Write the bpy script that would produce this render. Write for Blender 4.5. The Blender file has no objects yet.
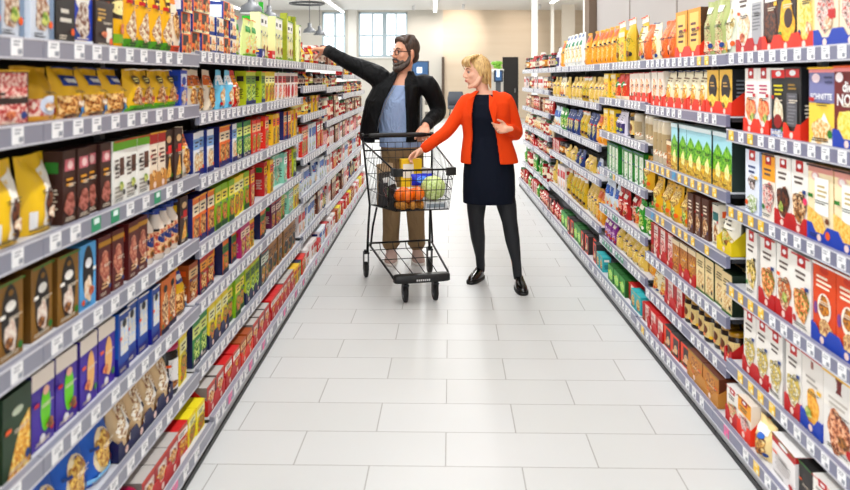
import bpy, math, random
from mathutils import Vector, Matrix
R = random.Random(7)
col = bpy.context.scene.collection
PI = math.pi
H = 1.53          # camera height
F = 794.0         # focal length in pixels of an 850 px wide frame

# ------------------------------------------------------------------ materials
def lin(c):
    return c / 12.92 if c <= .04045 else ((c + .055) / 1.055) ** 2.4
def rgb(h):
    h = h.lstrip('#')
    c = [lin(int(h[i:i+2], 16) / 255) for i in (0, 2, 4)]
    return tuple(c) + (1,)
def rich(h):
    """printed inks: denser and a little more saturated"""
    c = [v ** 1.3 for v in rgb(h)[:3]]; g = sum(c) / 3
    return tuple(max(0, min(.9, g + (v - g) * 1.12)) for v in c) + (1,)
MC = {}
def mat(h, rough=.5, metal=0, emit=0, coat=0):
    """plain or two-tone ('a/b' or 'a/b/c' = speckled food picture) procedural material"""
    key = (h, rough, metal, emit, coat)
    if key in MC: return MC[key]
    m = bpy.data.materials.new('mat_' + h.replace('#', '').replace('/', '_')); m.use_nodes = True
    nt = m.node_tree; b = nt.nodes['Principled BSDF']
    b.inputs['Roughness'].default_value = rough; b.inputs['Metallic'].default_value = metal
    if coat: b.inputs['Coat Weight'].default_value = coat
    cs = h.split('/')
    if len(cs) == 1:
        b.inputs['Base Color'].default_value = rich(h)
    else:
        tc = nt.nodes.new('ShaderNodeTexCoord'); no = nt.nodes.new('ShaderNodeTexNoise')
        no.inputs['Scale'].default_value = 75; no.inputs['Detail'].default_value = 5; no.inputs['Roughness'].default_value = .65
        nt.links.new(tc.outputs['Object'], no.inputs['Vector'])
        cr = nt.nodes.new('ShaderNodeValToRGB'); cr.color_ramp.interpolation = 'LINEAR'
        el = cr.color_ramp.elements
        el[0].position = .42; el[0].color = rich(cs[0]); el[1].position = .58; el[1].color = rich(cs[-1])
        if len(cs) > 2:
            e = el.new(.5); e.color = rich(cs[1])
        nt.links.new(no.outputs['Fac'], cr.inputs['Fac']); nt.links.new(cr.outputs['Color'], b.inputs['Base Color'])
    if emit:
        b.inputs['Emission Color'].default_value = rgb(cs[0]); b.inputs['Emission Strength'].default_value = emit
    MC[key] = m
    return m
def cloth(name, h, bump=.3, scale=22, rough=.85):
    m = bpy.data.materials.new(name); m.use_nodes = True
    nt = m.node_tree; b = nt.nodes['Principled BSDF']; b.inputs['Base Color'].default_value = rgb(h)
    b.inputs['Roughness'].default_value = rough; b.inputs['Specular IOR Level'].default_value = .15
    tc = nt.nodes.new('ShaderNodeTexCoord'); mp = nt.nodes.new('ShaderNodeMapping'); mp.inputs['Scale'].default_value = (1, 1, .45)
    mp.inputs['Rotation'].default_value = (.5, .5, 0)
    no = nt.nodes.new('ShaderNodeTexNoise'); no.inputs['Scale'].default_value = scale; no.inputs['Distortion'].default_value = 1.2
    bp = nt.nodes.new('ShaderNodeBump'); bp.inputs['Strength'].default_value = bump; bp.inputs['Distance'].default_value = .03
    nt.links.new(tc.outputs['Object'], mp.inputs['Vector']); nt.links.new(mp.outputs['Vector'], no.inputs['Vector'])
    nt.links.new(no.outputs['Fac'], bp.inputs['Height']); nt.links.new(bp.outputs['Normal'], b.inputs['Normal'])
    return m

# ------------------------------------------------------------------ mesh builder
class MB:
    def __init__(s): s.v = []; s.f = []; s.m = []; s.mats = []; s.sm = []
    def mi(s, m):
        if isinstance(m, str): m = mat(m)
        if m not in s.mats: s.mats.append(m)
        return s.mats.index(m)
    def add(s, vs, fs, m, smooth=False):
        o = len(s.v); s.v += [tuple(p) for p in vs]; k = s.mi(m)
        for f in fs: s.f.append([i + o for i in f]); s.m.append(k); s.sm.append(smooth)
    def box(s, x0, x1, y0, y1, z0, z1, m, M=None, bev=0):
        vs = [Vector((x, y, z)) for x in (x0, x1) for y in (y0, y1) for z in (z0, z1)]
        if M: vs = [M @ p for p in vs]
        s.add(vs, [(0,1,3,2),(4,6,7,5),(0,4,5,1),(2,3,7,6),(0,2,6,4),(1,5,7,3)], m)
    def tube(s, pts, r, m, n=8, closed=False):
        pts = [Vector(p) for p in pts]; rs = r if isinstance(r, (list, tuple)) else [r] * len(pts)
        N = len(pts); vs = []; up = None
        for i, p in enumerate(pts):
            a = pts[(i-1) % N] if closed or i else p; b = pts[(i+1) % N] if closed or i < N-1 else p
            t = (b - a)
            t = t.normalized() if t.length > 1e-9 else Vector((0, 0, 1))
            if up is None:
                up = t.orthogonal().normalized()
            else:
                up = (up - t * up.dot(t))
                up = up.normalized() if up.length > 1e-6 else t.orthogonal().normalized()
            w = t.cross(up)
            for k in range(n):
                a_ = 2 * PI * k / n
                vs.append(p + (up * math.cos(a_) + w * math.sin(a_)) * rs[i])
        fs = []
        for i in range(N if closed else N - 1):
            j = (i + 1) % N
            for k in range(n):
                q = (k + 1) % n
                fs.append((i*n+k, i*n+q, j*n+q, j*n+k))
        if not closed:
            fs.append(tuple(range(n))[::-1]); fs.append(tuple((N-1)*n + k for k in range(n)))
        s.add(vs, fs, m, True)
    def lathe(s, prof, m, n=20, c=(0, 0, 0), mf=None, sy=1):
        """prof: (r, z) from bottom to top, mf(z) -> material"""
        vs = []
        for r, z in prof:
            for k in range(n):
                a = 2 * PI * k / n
                vs.append((c[0] + max(r, 1e-4) * math.cos(a), c[1] + sy * max(r, 1e-4) * math.sin(a), c[2] + z))
        for i in range(len(prof) - 1):
            fs = [(i*n+k, i*n+(k+1) % n, (i+1)*n+(k+1) % n, (i+1)*n+k) for k in range(n)]
            mm = mf((prof[i][1] + prof[i+1][1]) / 2) if mf else m
            s._raw(vs, fs, mm, len(s.v)) if i == 0 else s._more(fs, mm)
        s._more([tuple(range(n))[::-1]], m); s._more([tuple((len(prof)-1)*n + k for k in range(n))], m)
    def _raw(s, vs, fs, m, o):
        s._o = o; s.v += vs; s._more(fs, m)
    def _more(s, fs, m):
        k = s.mi(m)
        for f in fs: s.f.append([i + s._o for i in f]); s.m.append(k); s.sm.append(True)
    def loft(s, rings, m, n=24, p=2.0):
        """closed solid through rings (cx,cy,cz,rx,ry[,rot])"""
        vs = []
        for r in rings:
            cx, cy, cz, rx, ry = r[:5]; rot = r[5] if len(r) > 5 else 0
            for k in range(n):
                a = 2 * PI * k / n; c, sn = math.cos(a), math.sin(a)
                x = rx * math.copysign(abs(c) ** (2/p), c); y = ry * math.copysign(abs(sn) ** (2/p), sn)
                vs.append((cx + x * math.cos(rot) - y * math.sin(rot), cy + x * math.sin(rot) + y * math.cos(rot), cz))
        fs = []
        for i in range(len(rings) - 1):
            for k in range(n):
                q = (k + 1) % n; fs.append((i*n+k, i*n+q, (i+1)*n+q, (i+1)*n+k))
        fs.append(tuple(range(n))[::-1]); fs.append(tuple((len(rings)-1)*n + k for k in range(n)))
        s.add(vs, fs, m, True)
    def ball(s, c, r, m, n=14, q=10, M=None):
        rx, ry, rz = r if isinstance(r, (tuple, list)) else (r, r, r)
        vs = []; 
        for i in range(q + 1):
            t = PI * i / q
            for k in range(n):
                a = 2 * PI * k / n
                p = Vector((rx * math.sin(t) * math.cos(a), ry * math.sin(t) * math.sin(a), -rz * math.cos(t)))
                if i in (0, q): p = Vector((1e-4*math.cos(a), 1e-4*math.sin(a), -rz if i == 0 else rz))
                if M: p = M @ p
                vs.append(p + Vector(c))
        fs = [(i*n+k, i*n+(k+1) % n, (i+1)*n+(k+1) % n, (i+1)*n+k) for i in range(q) for k in range(n)]
        fs.append(tuple(range(n))[::-1]); fs.append(tuple(q*n + k for k in range(n)))
        s.add(vs, fs, m, True)
    def text(s, body, size, m, fn):
        cu = bpy.data.curves.new('t', 'FONT'); cu.body = body; cu.size = size; cu.align_x = 'CENTER'; cu.align_y = 'CENTER'
        cu.resolution_u = 2; cu.offset = size * .02
        o = bpy.data.objects.new('t', cu); col.objects.link(o)
        dg = bpy.context.evaluated_depsgraph_get(); me = bpy.data.meshes.new_from_object(o.evaluated_get(dg))
        s.add([fn(v.co.x, v.co.y) for v in me.vertices], [list(p.vertices) for p in me.polygons], m)
        bpy.data.objects.remove(o); bpy.data.meshes.remove(me); bpy.data.curves.remove(cu)
    def mesh(s, name):
        me = bpy.data.meshes.new(name); me.from_pydata(s.v, [], s.f)
        for m in s.mats: me.materials.append(m)
        me.polygons.foreach_set('material_index', s.m); me.polygons.foreach_set('use_smooth', s.sm); me.update()
        return me
    def build(s, name, parent=None):
        return obj(name, s.mesh(name), parent)
def obj(name, me, parent=None):
    o = bpy.data.objects.new(name, me); col.objects.link(o)
    if parent: o.parent = parent
    return o
def tag(o, label=None, cat=None, group=None, kind=None):
    if label: o['label'] = label
    if cat: o['category'] = cat
    if group: o['group'] = group
    if kind: o['kind'] = kind
    return o
def empty(name, loc=(0, 0, 0), rz=0):
    o = bpy.data.objects.new(name, None); col.objects.link(o); o.location = loc; o.rotation_euler.z = rz
    o.empty_display_size = .1
    return o
def fuse(mb, name, voxel, m, parent=None, smooth=2, mats=None):
    """union of closed shells into one smooth continuous surface"""
    t = bpy.data.objects.new('tmp', mb.mesh('tmp')); col.objects.link(t)
    r = t.modifiers.new('r', 'REMESH'); r.mode = 'VOXEL'; r.voxel_size = voxel; r.use_smooth_shade = True
    if smooth:
        k = t.modifiers.new('s', 'SMOOTH'); k.factor = .5; k.iterations = smooth
    dg = bpy.context.evaluated_depsgraph_get(); me = bpy.data.meshes.new_from_object(t.evaluated_get(dg))
    old = t.data; bpy.data.objects.remove(t); bpy.data.meshes.remove(old)
    me.materials.clear(); me.materials.append(m); me.name = name
    for p in me.polygons: p.use_smooth = True
    return obj(name, me, parent)

# ------------------------------------------------------------------ packages
def decals(mb, P, D, w, h, eps=.0006):
    """P(u,v,e) -> point on the front; u in -.5..+.5, v in 0..1, e = lift"""
    for i, d in enumerate(D):
        e = eps * (i + 1); k = d[0]
        if k == 'r':
            _, u0, v0, u1, v1, c = d; nu = max(2, int(abs(u1-u0)*9)); nv = max(2, int(abs(v1-v0)*10))
            vs = [P(u0+(u1-u0)*a/nu, v0+(v1-v0)*b/nv, e) for b in range(nv+1) for a in range(nu+1)]
            fs = [(b*(nu+1)+a, b*(nu+1)+a+1, (b+1)*(nu+1)+a+1, (b+1)*(nu+1)+a) for b in range(nv) for a in range(nu)]
            mb.add(vs, fs, c)
        elif k == 'e':
            _, cu, cv, ru, rv, c = d; n = 20; vs = [P(cu, cv, e)]; ww = [1] * n
            if isinstance(c, str) and '/' in c:          # pictures of food have uneven outlines
                rr = random.Random(int(cu*991 + cv*733 + ru*577)); a1, a2 = rr.random()*6, rr.random()*6
                ww = [1 + .1*math.sin(3*2*PI*a/n + a1) + .08*math.sin(5*2*PI*a/n + a2) + rr.uniform(-.05, .05) for a in range(n)]
            for q in (.5, 1):
                vs += [P(cu+ru*q*ww[a]*math.cos(2*PI*a/n), cv+rv*q*ww[a]*math.sin(2*PI*a/n), e) for a in range(n)]
            fs = [(0, 1+a, 1+(a+1) % n) for a in range(n)] + [(1+a, 1+n+a, 1+n+(a+1) % n, 1+(a+1) % n) for a in range(n)]
            mb.add(vs, fs, c)
        elif k == 'p':
            _, pts, c = d
            ed = []; N = len(pts)
            for i_ in range(N):
                (a, b), (a2, b2) = pts[i_], pts[(i_+1) % N]; ed += [(a + (a2-a)*t/5, b + (b2-b)*t/5) for t in range(5)]
            cu = sum(q[0] for q in pts) / N; cv = sum(q[1] for q in pts) / N; n = len(ed)
            vs = [P(cu, cv, e)] + [P(cu + (a-cu)*q, cv + (b-cv)*q, e) for q in (.33, .66, 1) for a, b in ed]
            mb.add(vs, [(0, 1+a, 1+(a+1) % n) for a in range(n)] + [(1+k_*n+a, 1+k_*n+n+a, 1+k_*n+n+(a+1) % n, 1+k_*n+(a+1) % n) for k_ in (0, 1) for a in range(n)], c)
        elif k == 't':
            _, cu, cv, size, txt, c = d
            mb.text(txt, size, mat(c), lambda x, y: P(cu + x / w, cv + y / h, e))
        elif k == 's':      # scribble: short dark bars like small print
            _, u0, v0, u1, v1, c, n = d; rr = random.Random(int(1000*(u0+v0+u1+v1)))
            for q in range(n):
                a = v0 + (v1 - v0) * (q + .25) / n; b = a + (v1 - v0) * .45 / n
                x0 = u0 + (u1-u0) * .15 * rr.random(); x1 = u1 - (u1-u0) * .3 * rr.random()
                mb.add([P(x0, a, e), P(x1, a, e), P(x1, b, e), P(x0, b, e)], [(0, 1, 2, 3)], c)

def mk_carton(w, h, d, base, D, side=None, top=None, SD=()):
    mb = MB(); x, y = w/2, d/2
    v = [(-x,-y,0),(x,-y,0),(x,y,0),(-x,y,0),(-x,-y,h),(x,-y,h),(x,y,h),(-x,y,h)]
    mb.add(v, [(0,1,5,4)], base); mb.add(v, [(1,2,6,5),(2,3,7,6),(3,0,4,7)], side or base); mb.add(v, [(4,5,6,7),(3,2,1,0)], top or side or base)
    decals(mb, lambda u, v_, e: (u*w, -y-e, v_*h), D, w, h)
    for sgn in (-1, 1):
        decals(mb, lambda u, v_, e: (sgn*(x+e), -u*d*sgn*-1, v_*h), SD, d, h)
    return mb
def mk_bag(w, h, d, base, D, side=None, top=None, SD=(), seed=0):
    mb = MB(); rr = random.Random(seed); ph = [rr.random()*6 for _ in range(6)]
    def Dp(v):
        if v < .1: return .62 + .38 * v / .1
        if v < .5: return 1
        if v < .9: return 1 - .93 * ((v - .5) / .4) ** 1.5
        return .07
    def W(v): return w/2 * (1 - .05 * math.sin(PI * min(1, v*1.1)) + .0 * v)
    def fy(u, v):
        q = min(1, abs(2*u)); b = (1 - q ** 2.6) ** .65
        wr = .0022 * math.sin(9*u + 14*v + ph[0]) + .0018 * math.sin(17*u - 11*v + ph[1])
        return Dp(v) * d/2 * b + wr * b * (1.3 if v > .45 else .6)
    nu, nv = 12, 14
    lean = .02 * (rr.random() - .3)
    def P(u, v, e=0): return (2*u*W(v), -fy(u, v) - e * 1.6 + lean * v * v, h * v * (1 - .012 * math.cos(5*u + ph[2])))
    def B(u, v): return (2*u*W(v), fy(u, v) * .9 + lean * v * v, h * v * (1 - .012 * math.cos(5*u + ph[2])))
    fr = [P(-.5 + a/nu, b/nv) for b in range(nv+1) for a in range(nu+1)]
    bk = [B(-.5 + a/nu, b/nv) for b in range(nv+1) for a in range(nu+1)]
    q = [(b*(nu+1)+a, b*(nu+1)+a+1, (b+1)*(nu+1)+a+1, (b+1)*(nu+1)+a) for b in range(nv) for a in range(nu)]
    mb.add(fr, q, base, True); mb.add(bk, [f[::-1] for f in q], side or base, True)
    bot = [fr[a] for a in range(nu+1)] + [bk[a] for a in range(nu, -1, -1)]
    mb.add(bot, [tuple(range(len(bot)))[::-1]], base)
    decals(mb, P, D, w, h, .0009)
    return mb
def mk_round(w, h, d, base, D, side=None, top=None, SD=(), prof=None):
    """jar, bottle or tin; prof in units of (w/2, h); top = lid colour"""
    mb = MB(); prof = prof or [(.9, 0), (1, .03), (1, .8), (.82, .88), (.82, .9)]
    P2 = [(r * w/2, z * h) for r, z in prof]
    mb.lathe(P2, mat(base, .25) if isinstance(base, str) else base, n=18)
    def P(u, v, e):
        a = -PI/2 + u * PI
        z = v * h; r = P2[0][0]
        for (r0, z0), (r1, z1) in zip(P2, P2[1:]):
            if z0 <= z <= z1 + 1e-9: r = r0 + (r1 - r0) * (z - z0) / max(1e-6, z1 - z0)
        return ((r + e) * math.cos(a), (r + e) * math.sin(a), z)
    decals(mb, P, D, w * PI/2, h)
    return mb

CAT = {}
def P_(key, name, shape, w, h, d, base, D, desc, cat, side=None, top=None, SD=(), prof=None, lid=None):
    rr = random.Random(sum(map(ord, key)) * 13 + len(desc)); D = list(D)      # small print, badges and stripes of the printed front
    acc = ['#c4252a', '#f0c81e', '#f4f1ea', '#27518f', '#3c8a3a', '#2a2220', '#e8782a']
    tx = '#2a2420' if sum(rgb(base.split('/')[0])[:3]) > .9 else '#e6dccb'
    sx_ = rr.choice((-1, 1))
    D += [('s', -.42, .045, rr.uniform(.0, .4), .1, tx, 2), ('e', sx_*.34, rr.uniform(.12, .2), .09, .09*w/h, rr.choice(acc))]
    if rr.random() < .7: D.append(('r', -sx_*.44, .56, -sx_*.24, .61, rr.choice(acc)))
    if rr.random() < .6: D.append(('e', rr.uniform(-.25, .25), rr.uniform(.2, .3), .16, .07, rr.choice(['#f6efdf/#c98a4a', '#7a9a3a/#d8d890', '#a8402c/#e8a078', '#5a3018/#c08a50'])))
    if rr.random() < .5: D.append(('r', -.5, .975, .5, 1.0, rr.choice(acc)))
    D.append(('s', -.2, .5, .42, .555, tx, 2))
    if side is None and shape == 'carton' and not SD: SD = [('s', -.3, .2, .3, .5, tx, 6), ('r', -.3, .7, .3, .85, rr.choice(acc))]
    CAT[key] = dict(name=name, shape=shape, w=w, h=h, d=d, base=base, D=D, desc=desc, cat=cat, side=side, top=top, SD=SD, prof=prof, lid=lid, me=None, lidme=None)
def pmesh(key):
    c = CAT[key]
    if c['me'] is None:
        a = (c['w'], c['h'], c['d'], c['base'], c['D'], c['side'], c['top'], c['SD'])
        if c['shape'] == 'carton': mb = mk_carton(*a)
        elif c['shape'] == 'bag': mb = mk_bag(*a, seed=len(key) * 7 + ord(key[-1]))
        else: mb = mk_round(*a, prof=c['prof'])
        c['me'] = mb.mesh(c['name'])
        if c['lid']:
            colr, z0, z1, r = c['lid']; l = MB()
            l.lathe([(r*c['w']/2*.98, z0*c['h']), (r*c['w']/2, z0*c['h']+.002), (r*c['w']/2, z1*c['h']-.002), (r*c['w']/2*.93, z1*c['h'])], mat(colr, .3), n=18)
            c['lidme'] = l.mesh('lid')
    return c
NTH = 'first second third fourth fifth sixth seventh eighth ninth tenth eleventh twelfth thirteenth fourteenth fifteenth sixteenth seventeenth eighteenth nineteenth twentieth'.split()
# ------------------------------------------------------------------ catalogue of packages
RED = '#c41a1e'; ORG = '#e4571b'; BLU = '#1758b4'; NAV = '#14235c'; WHT = '#f2efe9'; YEL = '#f0c410'; BRN = '#4a2718'; BLK = '#17140f'
COOK = '#7a4522/#d99a55/#f2d9a6'; SPAG = '#c9861c/#f0bd48/#f7e3a0'; NUTS = '#6b3f20/#c98f52/#efe2c4'; CHOC = '#2a120a/#5c2e1a/#8a5330'
SALAD = '#4f7d22/#d6b04a/#c4402a'; PINKM = '#b8343a/#e49a94/#f6e6da'; CREAM = '#f0e0b8/#faf4e2'; LEAF = '#2f6b1d/#8fb93a/#e9f0a8'
logo = lambda c=RED: [('r', -.22, .84, .22, 1.0, c), ('e', 0, .92, .12, .035, '#ffffff')]
def red_logo(food, extra=()): return logo() + [('s', -.36, .66, .36, .8, '#6e5f58', 2)] + [('e', .02, .36, .42, .22, food)] + list(extra)

# --- left shelving, near bays
P_('nutY', 'nut_bag', 'bag', .125, .2, .07, '#ecc51b', [('r', -.5, 0, .5, .16, '#6fae25'), ('e', .02, .36, .36, .22, NUTS), ('e', 0, .74, .2, .1, '#5b3a14'), ('s', -.12, .68, .14, .8, '#f6e8a0', 2)], 'yellow nut bag with green base', 'bag')
P_('yelL', 'snack_bag', 'bag', .15, .19, .08, '#e9c11a', [('r', -.45, .0, .48, .45, COOK), ('r', -.3, .64, .34, .84, '#1c4f9c'), ('r', -.2, .7, .24, .78, '#f4f4f0'), ('r', .12, .02, .46, .26, '#4ea0d8')], 'yellow snack bag with blue logo', 'bag')
P_('slouch', 'snack_bag', 'bag', .17, .16, .1, '#d9b117', [('r', -.5, 0, .5, .42, PINKM), ('e', .1, .3, .3, .18, '#dfe6f2'), ('r', -.5, 0, .5, .12, '#e8b414')], 'slouched yellow bag with red picture', 'bag')
P_('bluB', 'snack_box', 'carton', .09, .2, .05, '#1d5fc0', [('r', -.42, .55, .42, .9, '#e9eef8'), ('e', 0, .7, .3, .12, BLU), ('e', .0, .26, .38, .2, '#8a4b2a/#e5dccf')], 'blue box with white panel', 'box')
P_('pinkB', 'sweet_box', 'carton', .15, .2, .06, '#2b1512', [('r', -.46, .05, .46, .95, PINKM), ('r', -.46, .4, .46, .52, '#33150f')], 'pink and black sweet box', 'box', side='#241412')
P_('whiP', 'cereal_box', 'carton', .11, .26, .06, '#d8dde4', [('r', -.4, .52, .4, .95, '#aecbe6/#eef2f6'), ('e', 0, .3, .3, .2, '#9a6136/#e6dccc'), ('r', .3, 0, .5, 1, '#8fa0b4')], 'white box with pale blue picture', 'box')
P_('blkW', 'chocolate_box', 'carton', .11, .27, .06, '#1b1612', [('s', -.36, .72, .4, .92, '#e8e4da', 2), ('s', -.36, .2, .36, .38, '#d8d4ca', 2), ('s', -.35, .5, .35, .62, '#8b857a', 3)], 'black box with white letters', 'box')
P_('bluW', 'biscuit_box', 'carton', .12, .26, .06, '#1d57b8', [('r', -.5, .62, .5, .8, '#e8edf6'), ('e', 0, .55, .36, .16, '#f0eee8'), ('e', .02, .28, .34, .2, '#7d4525/#e9e2d6'), ('r', -.5, 0, .5, .06, '#e8edf6')], 'blue box with white oval', 'box')
P_('brnS', 'praline_box', 'carton', .13, .14, .09, '#3b2415', [('r', .1, .12, .42, .44, '#f0ece0'), ('s', -.4, .6, .1, .85, '#c9a86a', 3)], 'low dark brown box', 'box')
P_('yelT', 'coffee_tin', 'round', .13, .2, .13, '#f0c318', [('r', -.4, .4, .4, .72, '#3a2815'), ('e', 0, .55, .24, .1, '#f3e6b0'), ('r', -.5, .08, .5, .2, '#8ab52a')], 'yellow tin with dark label', 'tin', lid=('#e6b40f', .88, 1.0, 1.04))
P_('yelG', 'nut_bag', 'bag', .105, .28, .06, '#f2c31c', [('r', -.5, 0, .5, .14, '#5fa02a'), ('e', 0, .28, .38, .18, '#a86a34/#f4ecd4'), ('r', -.2, .55, .2, .78, '#5b2f14'), ('s', -.16, .58, .16, .75, '#f4dc80', 2)], 'tall yellow bag with green base', 'bag')
P_('orgW', 'nut_bag', 'bag', .1, .28, .05, '#f1e3d0', [('r', -.5, .7, .5, 1, '#f0962a'), ('e', 0, .4, .3, .2, COOK), ('r', -.5, 0, .5, .12, '#e0661c')], 'cream bag with orange top', 'bag')
P_('knorB', 'soup_carton', 'carton', .115, .085, .09, '#f08c22', [('r', -.4, .45, .2, .95, '#3c2213'), ('e', .18, .36, .28, .28, COOK), ('r', -.5, 0, .5, .12, '#fbe7c0')], 'orange carton with brown corner', 'carton', side='#2b4a94', SD=[('r', -.4, .1, .4, .8, '#e9eef4')])
P_('knorW', 'soup_carton', 'carton', .115, .085, .09, '#f4e9d6', [('e', .1, .45, .3, .34, '#e89a3a/#fff1cf'), ('r', -.5, 0, .5, .2, '#38559c'), ('r', -.48, .5, -.22, .9, '#2b3f86')], 'cream carton with blue strip', 'carton', side='#30509a')
P_('pouW', 'cocoa_pouch', 'bag', .15, .235, .07, '#eac81f', [('p', [(-.1, .1), (.45, .02), (.42, .9), (.05, .8)], '#f3efe6'), ('e', .2, .3, .22, .24, CHOC), ('r', -.42, .08, -.28, .3, '#e8e8e8')], 'yellow pouch with white swirl', 'pouch')
P_('brnP', 'chocolate_box', 'carton', .075, .215, .06, '#4b2619', [('r', -.36, .72, .36, .88, '#d78a92'), ('s', -.34, .5, .34, .64, '#e0aa38', 2), ('e', 0, .26, .4, .16, '#8c4a3a/#c98c80'), ('e', 0, .8, .2, .06, '#f2d5d2')], 'brown box with pink emblem', 'box')
P_('whiG', 'cocoa_bag', 'carton', .105, .2, .06, '#f1f0ea', [('r', -.5, .84, .5, 1, '#7db928'), ('r', .04, .44, .4, .72, '#6e4a3a'), ('s', -.38, .4, 0, .72, '#6b5a50', 5), ('s', -.38, .1, .38, .3, '#a9a39a', 3)], 'white pack with green top', 'pack', top='#2b2119')
P_('whiR', 'cocoa_box', 'carton', .08, .2, .07, '#efe3d2', [('r', -.5, .8, .5, 1, '#c23a28'), ('s', -.3, .42, .4, .72, '#6e3a20', 4), ('e', .1, .22, .3, .12, COOK)], 'cream box with red top', 'box', side='#5a3a2c')
P_('brnO', 'ice_cone_box', 'carton', .095, .21, .06, '#4a2a1b', [('p', [(-.3, .1), (.4, .1), (.15, .5)], '#e0a048/#f2cf86'), ('r', -.1, .55, .35, .7, '#d8432a'), ('e', 0, .82, .3, .07, '#e7c9a0')], 'brown box with wafer cone', 'box')
P_('goldC', 'coffee_box', 'carton', .115, .205, .07, '#9a7636', [('e', 0, .5, .34, .46, '#20150d'), ('e', 0, .3, .24, .2, '#f2ebe0/#d9c2b4'), ('e', 0, .68, .2, .07, '#f2f0ea'), ('e', 0, .85, .1, .04, '#9a7636')], 'gold coffee box with black oval', 'box', side='#7c5c2a')
P_('whtC', 'coffee_bag', 'bag', .14, .21, .08, '#8f6b40', [('e', .05, .35, .36, .3, '#f4efe8/#c97f78'), ('r', -.5, .7, .5, 1, '#2a1d15')], 'brown bag with cream picture', 'bag')
P_('lbluC', 'coffee_box', 'carton', .1, .21, .07, '#74b4e0', [('e', 0, .55, .34, .42, '#1f1b1c'), ('e', 0, .3, .24, .2, '#e9cfae/#f4ece0'), ('e', 0, .7, .2, .08, '#f1f1f1')], 'light blue box with black oval', 'box')
P_('redCh', 'chocolate_box', 'carton', .085, .2, .06, '#6b1c1a', [('e', 0, .5, .34, .26, '#a8584a/#d8a58c'), ('r', -.5, .84, .5, .92, '#c79a48'), ('s', -.3, .14, .3, .26, '#e9c9a0', 2)], 'dark red box with gold line', 'box')
P_('capB', 'drink_bottle', 'round', .07, .2, .07, '#e9dfd4', [('r', -.5, .12, .5, .6, '#c5502c/#f0d4ae'), ('e', 0, .42, .3, .1, '#27407f')], 'cream bottle with blue cap', 'bottle', prof=[(.9, 0), (1, .03), (1, .66), (.5, .84), (.45, .9)], lid=('#2a4a9a', .88, 1.0, .56))
P_('creB', 'coffee_pad_bag', 'bag', .13, .19, .08, '#eee6d4', [('e', 0, .4, .34, .26, '#d9c79c/#8b6a3a'), ('r', -.5, .82, .5, 1, '#23201c')], 'cream bag with dark top', 'bag')
P_('purG', 'coffee_pad_bag', 'carton', .115, .2, .08, '#5b41a8', [('r', -.5, .78, .5, 1, '#ece4da'), ('e', .1, .46, .22, .3, '#7fd03c'), ('e', -.05, .1, .12, .06, '#f2f0f4'), ('e', .1, .7, .14, .06, '#f1c7b0')], 'purple pack with green oval', 'pack', side='#4b3494', top='#e8e2d8')
P_('purO', 'coffee_pad_bag', 'carton', .115, .2, .08, '#5a3fae', [('r', -.5, .78, .5, 1, '#ece4da'), ('e', .1, .46, .22, .3, '#eac08a'), ('e', -.05, .1, .12, .06, '#f2f0f4')], 'purple pack with beige oval', 'pack', side='#4b3494', top='#e8e2d8')
P_('bluS', 'coffee_stick_box', 'carton', .085, .215, .16, '#2b5aa6', [('r', -.3, .3, .44, .86, '#c9d9ee/#f1ead8'), ('e', .05, .8, .2, .07, '#1b1b2c'), ('r', -.5, 0, .5, .16, '#142f90')], 'blue box with cup picture', 'box', side='#2f6cb8', top='#27447a', SD=[('r', -.5, 0, .5, .28, '#12309c'), ('s', -.4, .55, .4, .8, '#9dbbe0', 3)])
P_('orgS', 'coffee_stick_box', 'carton', .085, .215, .1, '#d98546', [('e', .0, .45, .4, .3, '#f0d6ac/#8c4a24'), ('e', 0, .82, .22, .07, '#2a1710'), ('r', -.5, 0, .5, .1, NAV)], 'orange box with navy foot', 'box', side='#b86c38')
P_('grnP', 'pasta_box', 'carton', .13, .2, .05, '#1f4a26', [('p', [(-.35, .0), (.45, .0), (.45, .68), (.1, .55)], SPAG), ('e', 0, .76, .2, .05, '#cfd8c4')], 'dark green box with golden stripe', 'box', side='#1c4023')
P_('coffB', 'coffee_bag', 'bag', .17, .22, .08, '#1a78c8', [('e', .02, .45, .36, .34, '#f2e6c8'), ('e', .02, .46, .3, .28, '#a86a1c/#f4d78a'), ('r', -.45, .86, .4, .93, '#cfe4f4'), ('p', [(-.5, .05), (.5, .12), (.5, .18), (-.5, .12)], '#9ccdf0')], 'blue coffee bag with cup', 'bag')
P_('crePo', 'cappuccino_pouch', 'bag', .125, .22, .08, '#d9c2a0', [('e', 0, .55, .36, .3, '#8a4a22/#e9d6b4/#f7f2ea'), ('p', [(-.1, .4), (.3, .4), (.1, .75)], '#f6f2ec'), ('e', .12, .52, .06, .05, '#1d2b52'), ('r', -.5, 0, .5, .12, '#c9892a')], 'cream pouch with coffee beans', 'pouch')
P_('colT', 'cocoa_tin', 'round', .11, .24, .11, '#e3c21d', [('r', -.5, .12, .5, .34, '#c7202c'), ('r', -.5, .34, .5, .44, '#1b6fb8'), ('r', -.5, .5, .5, .8, '#1a1512'), ('e', -.1, .65, .2, .1, '#d82a3c'), ('e', .2, .2, .1, .06, '#f4d21a')], 'yellow red and black tin', 'tin', lid=('#b3161e', .9, 1.0, 1.03))
P_('blkP', 'cocoa_jar', 'round', .1, .2, .1, '#1c1718', [('r', -.3, .1, .2, .7, '#e8e6e4'), ('s', -.26, .14, .16, .66, '#3c3836', 9), ('r', .24, 0, .5, .8, '#d01f6e')], 'black jar with magenta label', 'jar', lid=('#b51562', .88, 1.0, 1.03))
P_('redG', 'wafer_box', 'carton', .12, .21, .07, '#b81f22', [('r', -.3, .2, .4, .8, '#c9b8ae/#e9e2dc'), ('e', .04, .5, .3, .2, COOK)], 'red box with grey panel', 'box', side='#8f8783', top='#c9c4c0')
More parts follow.
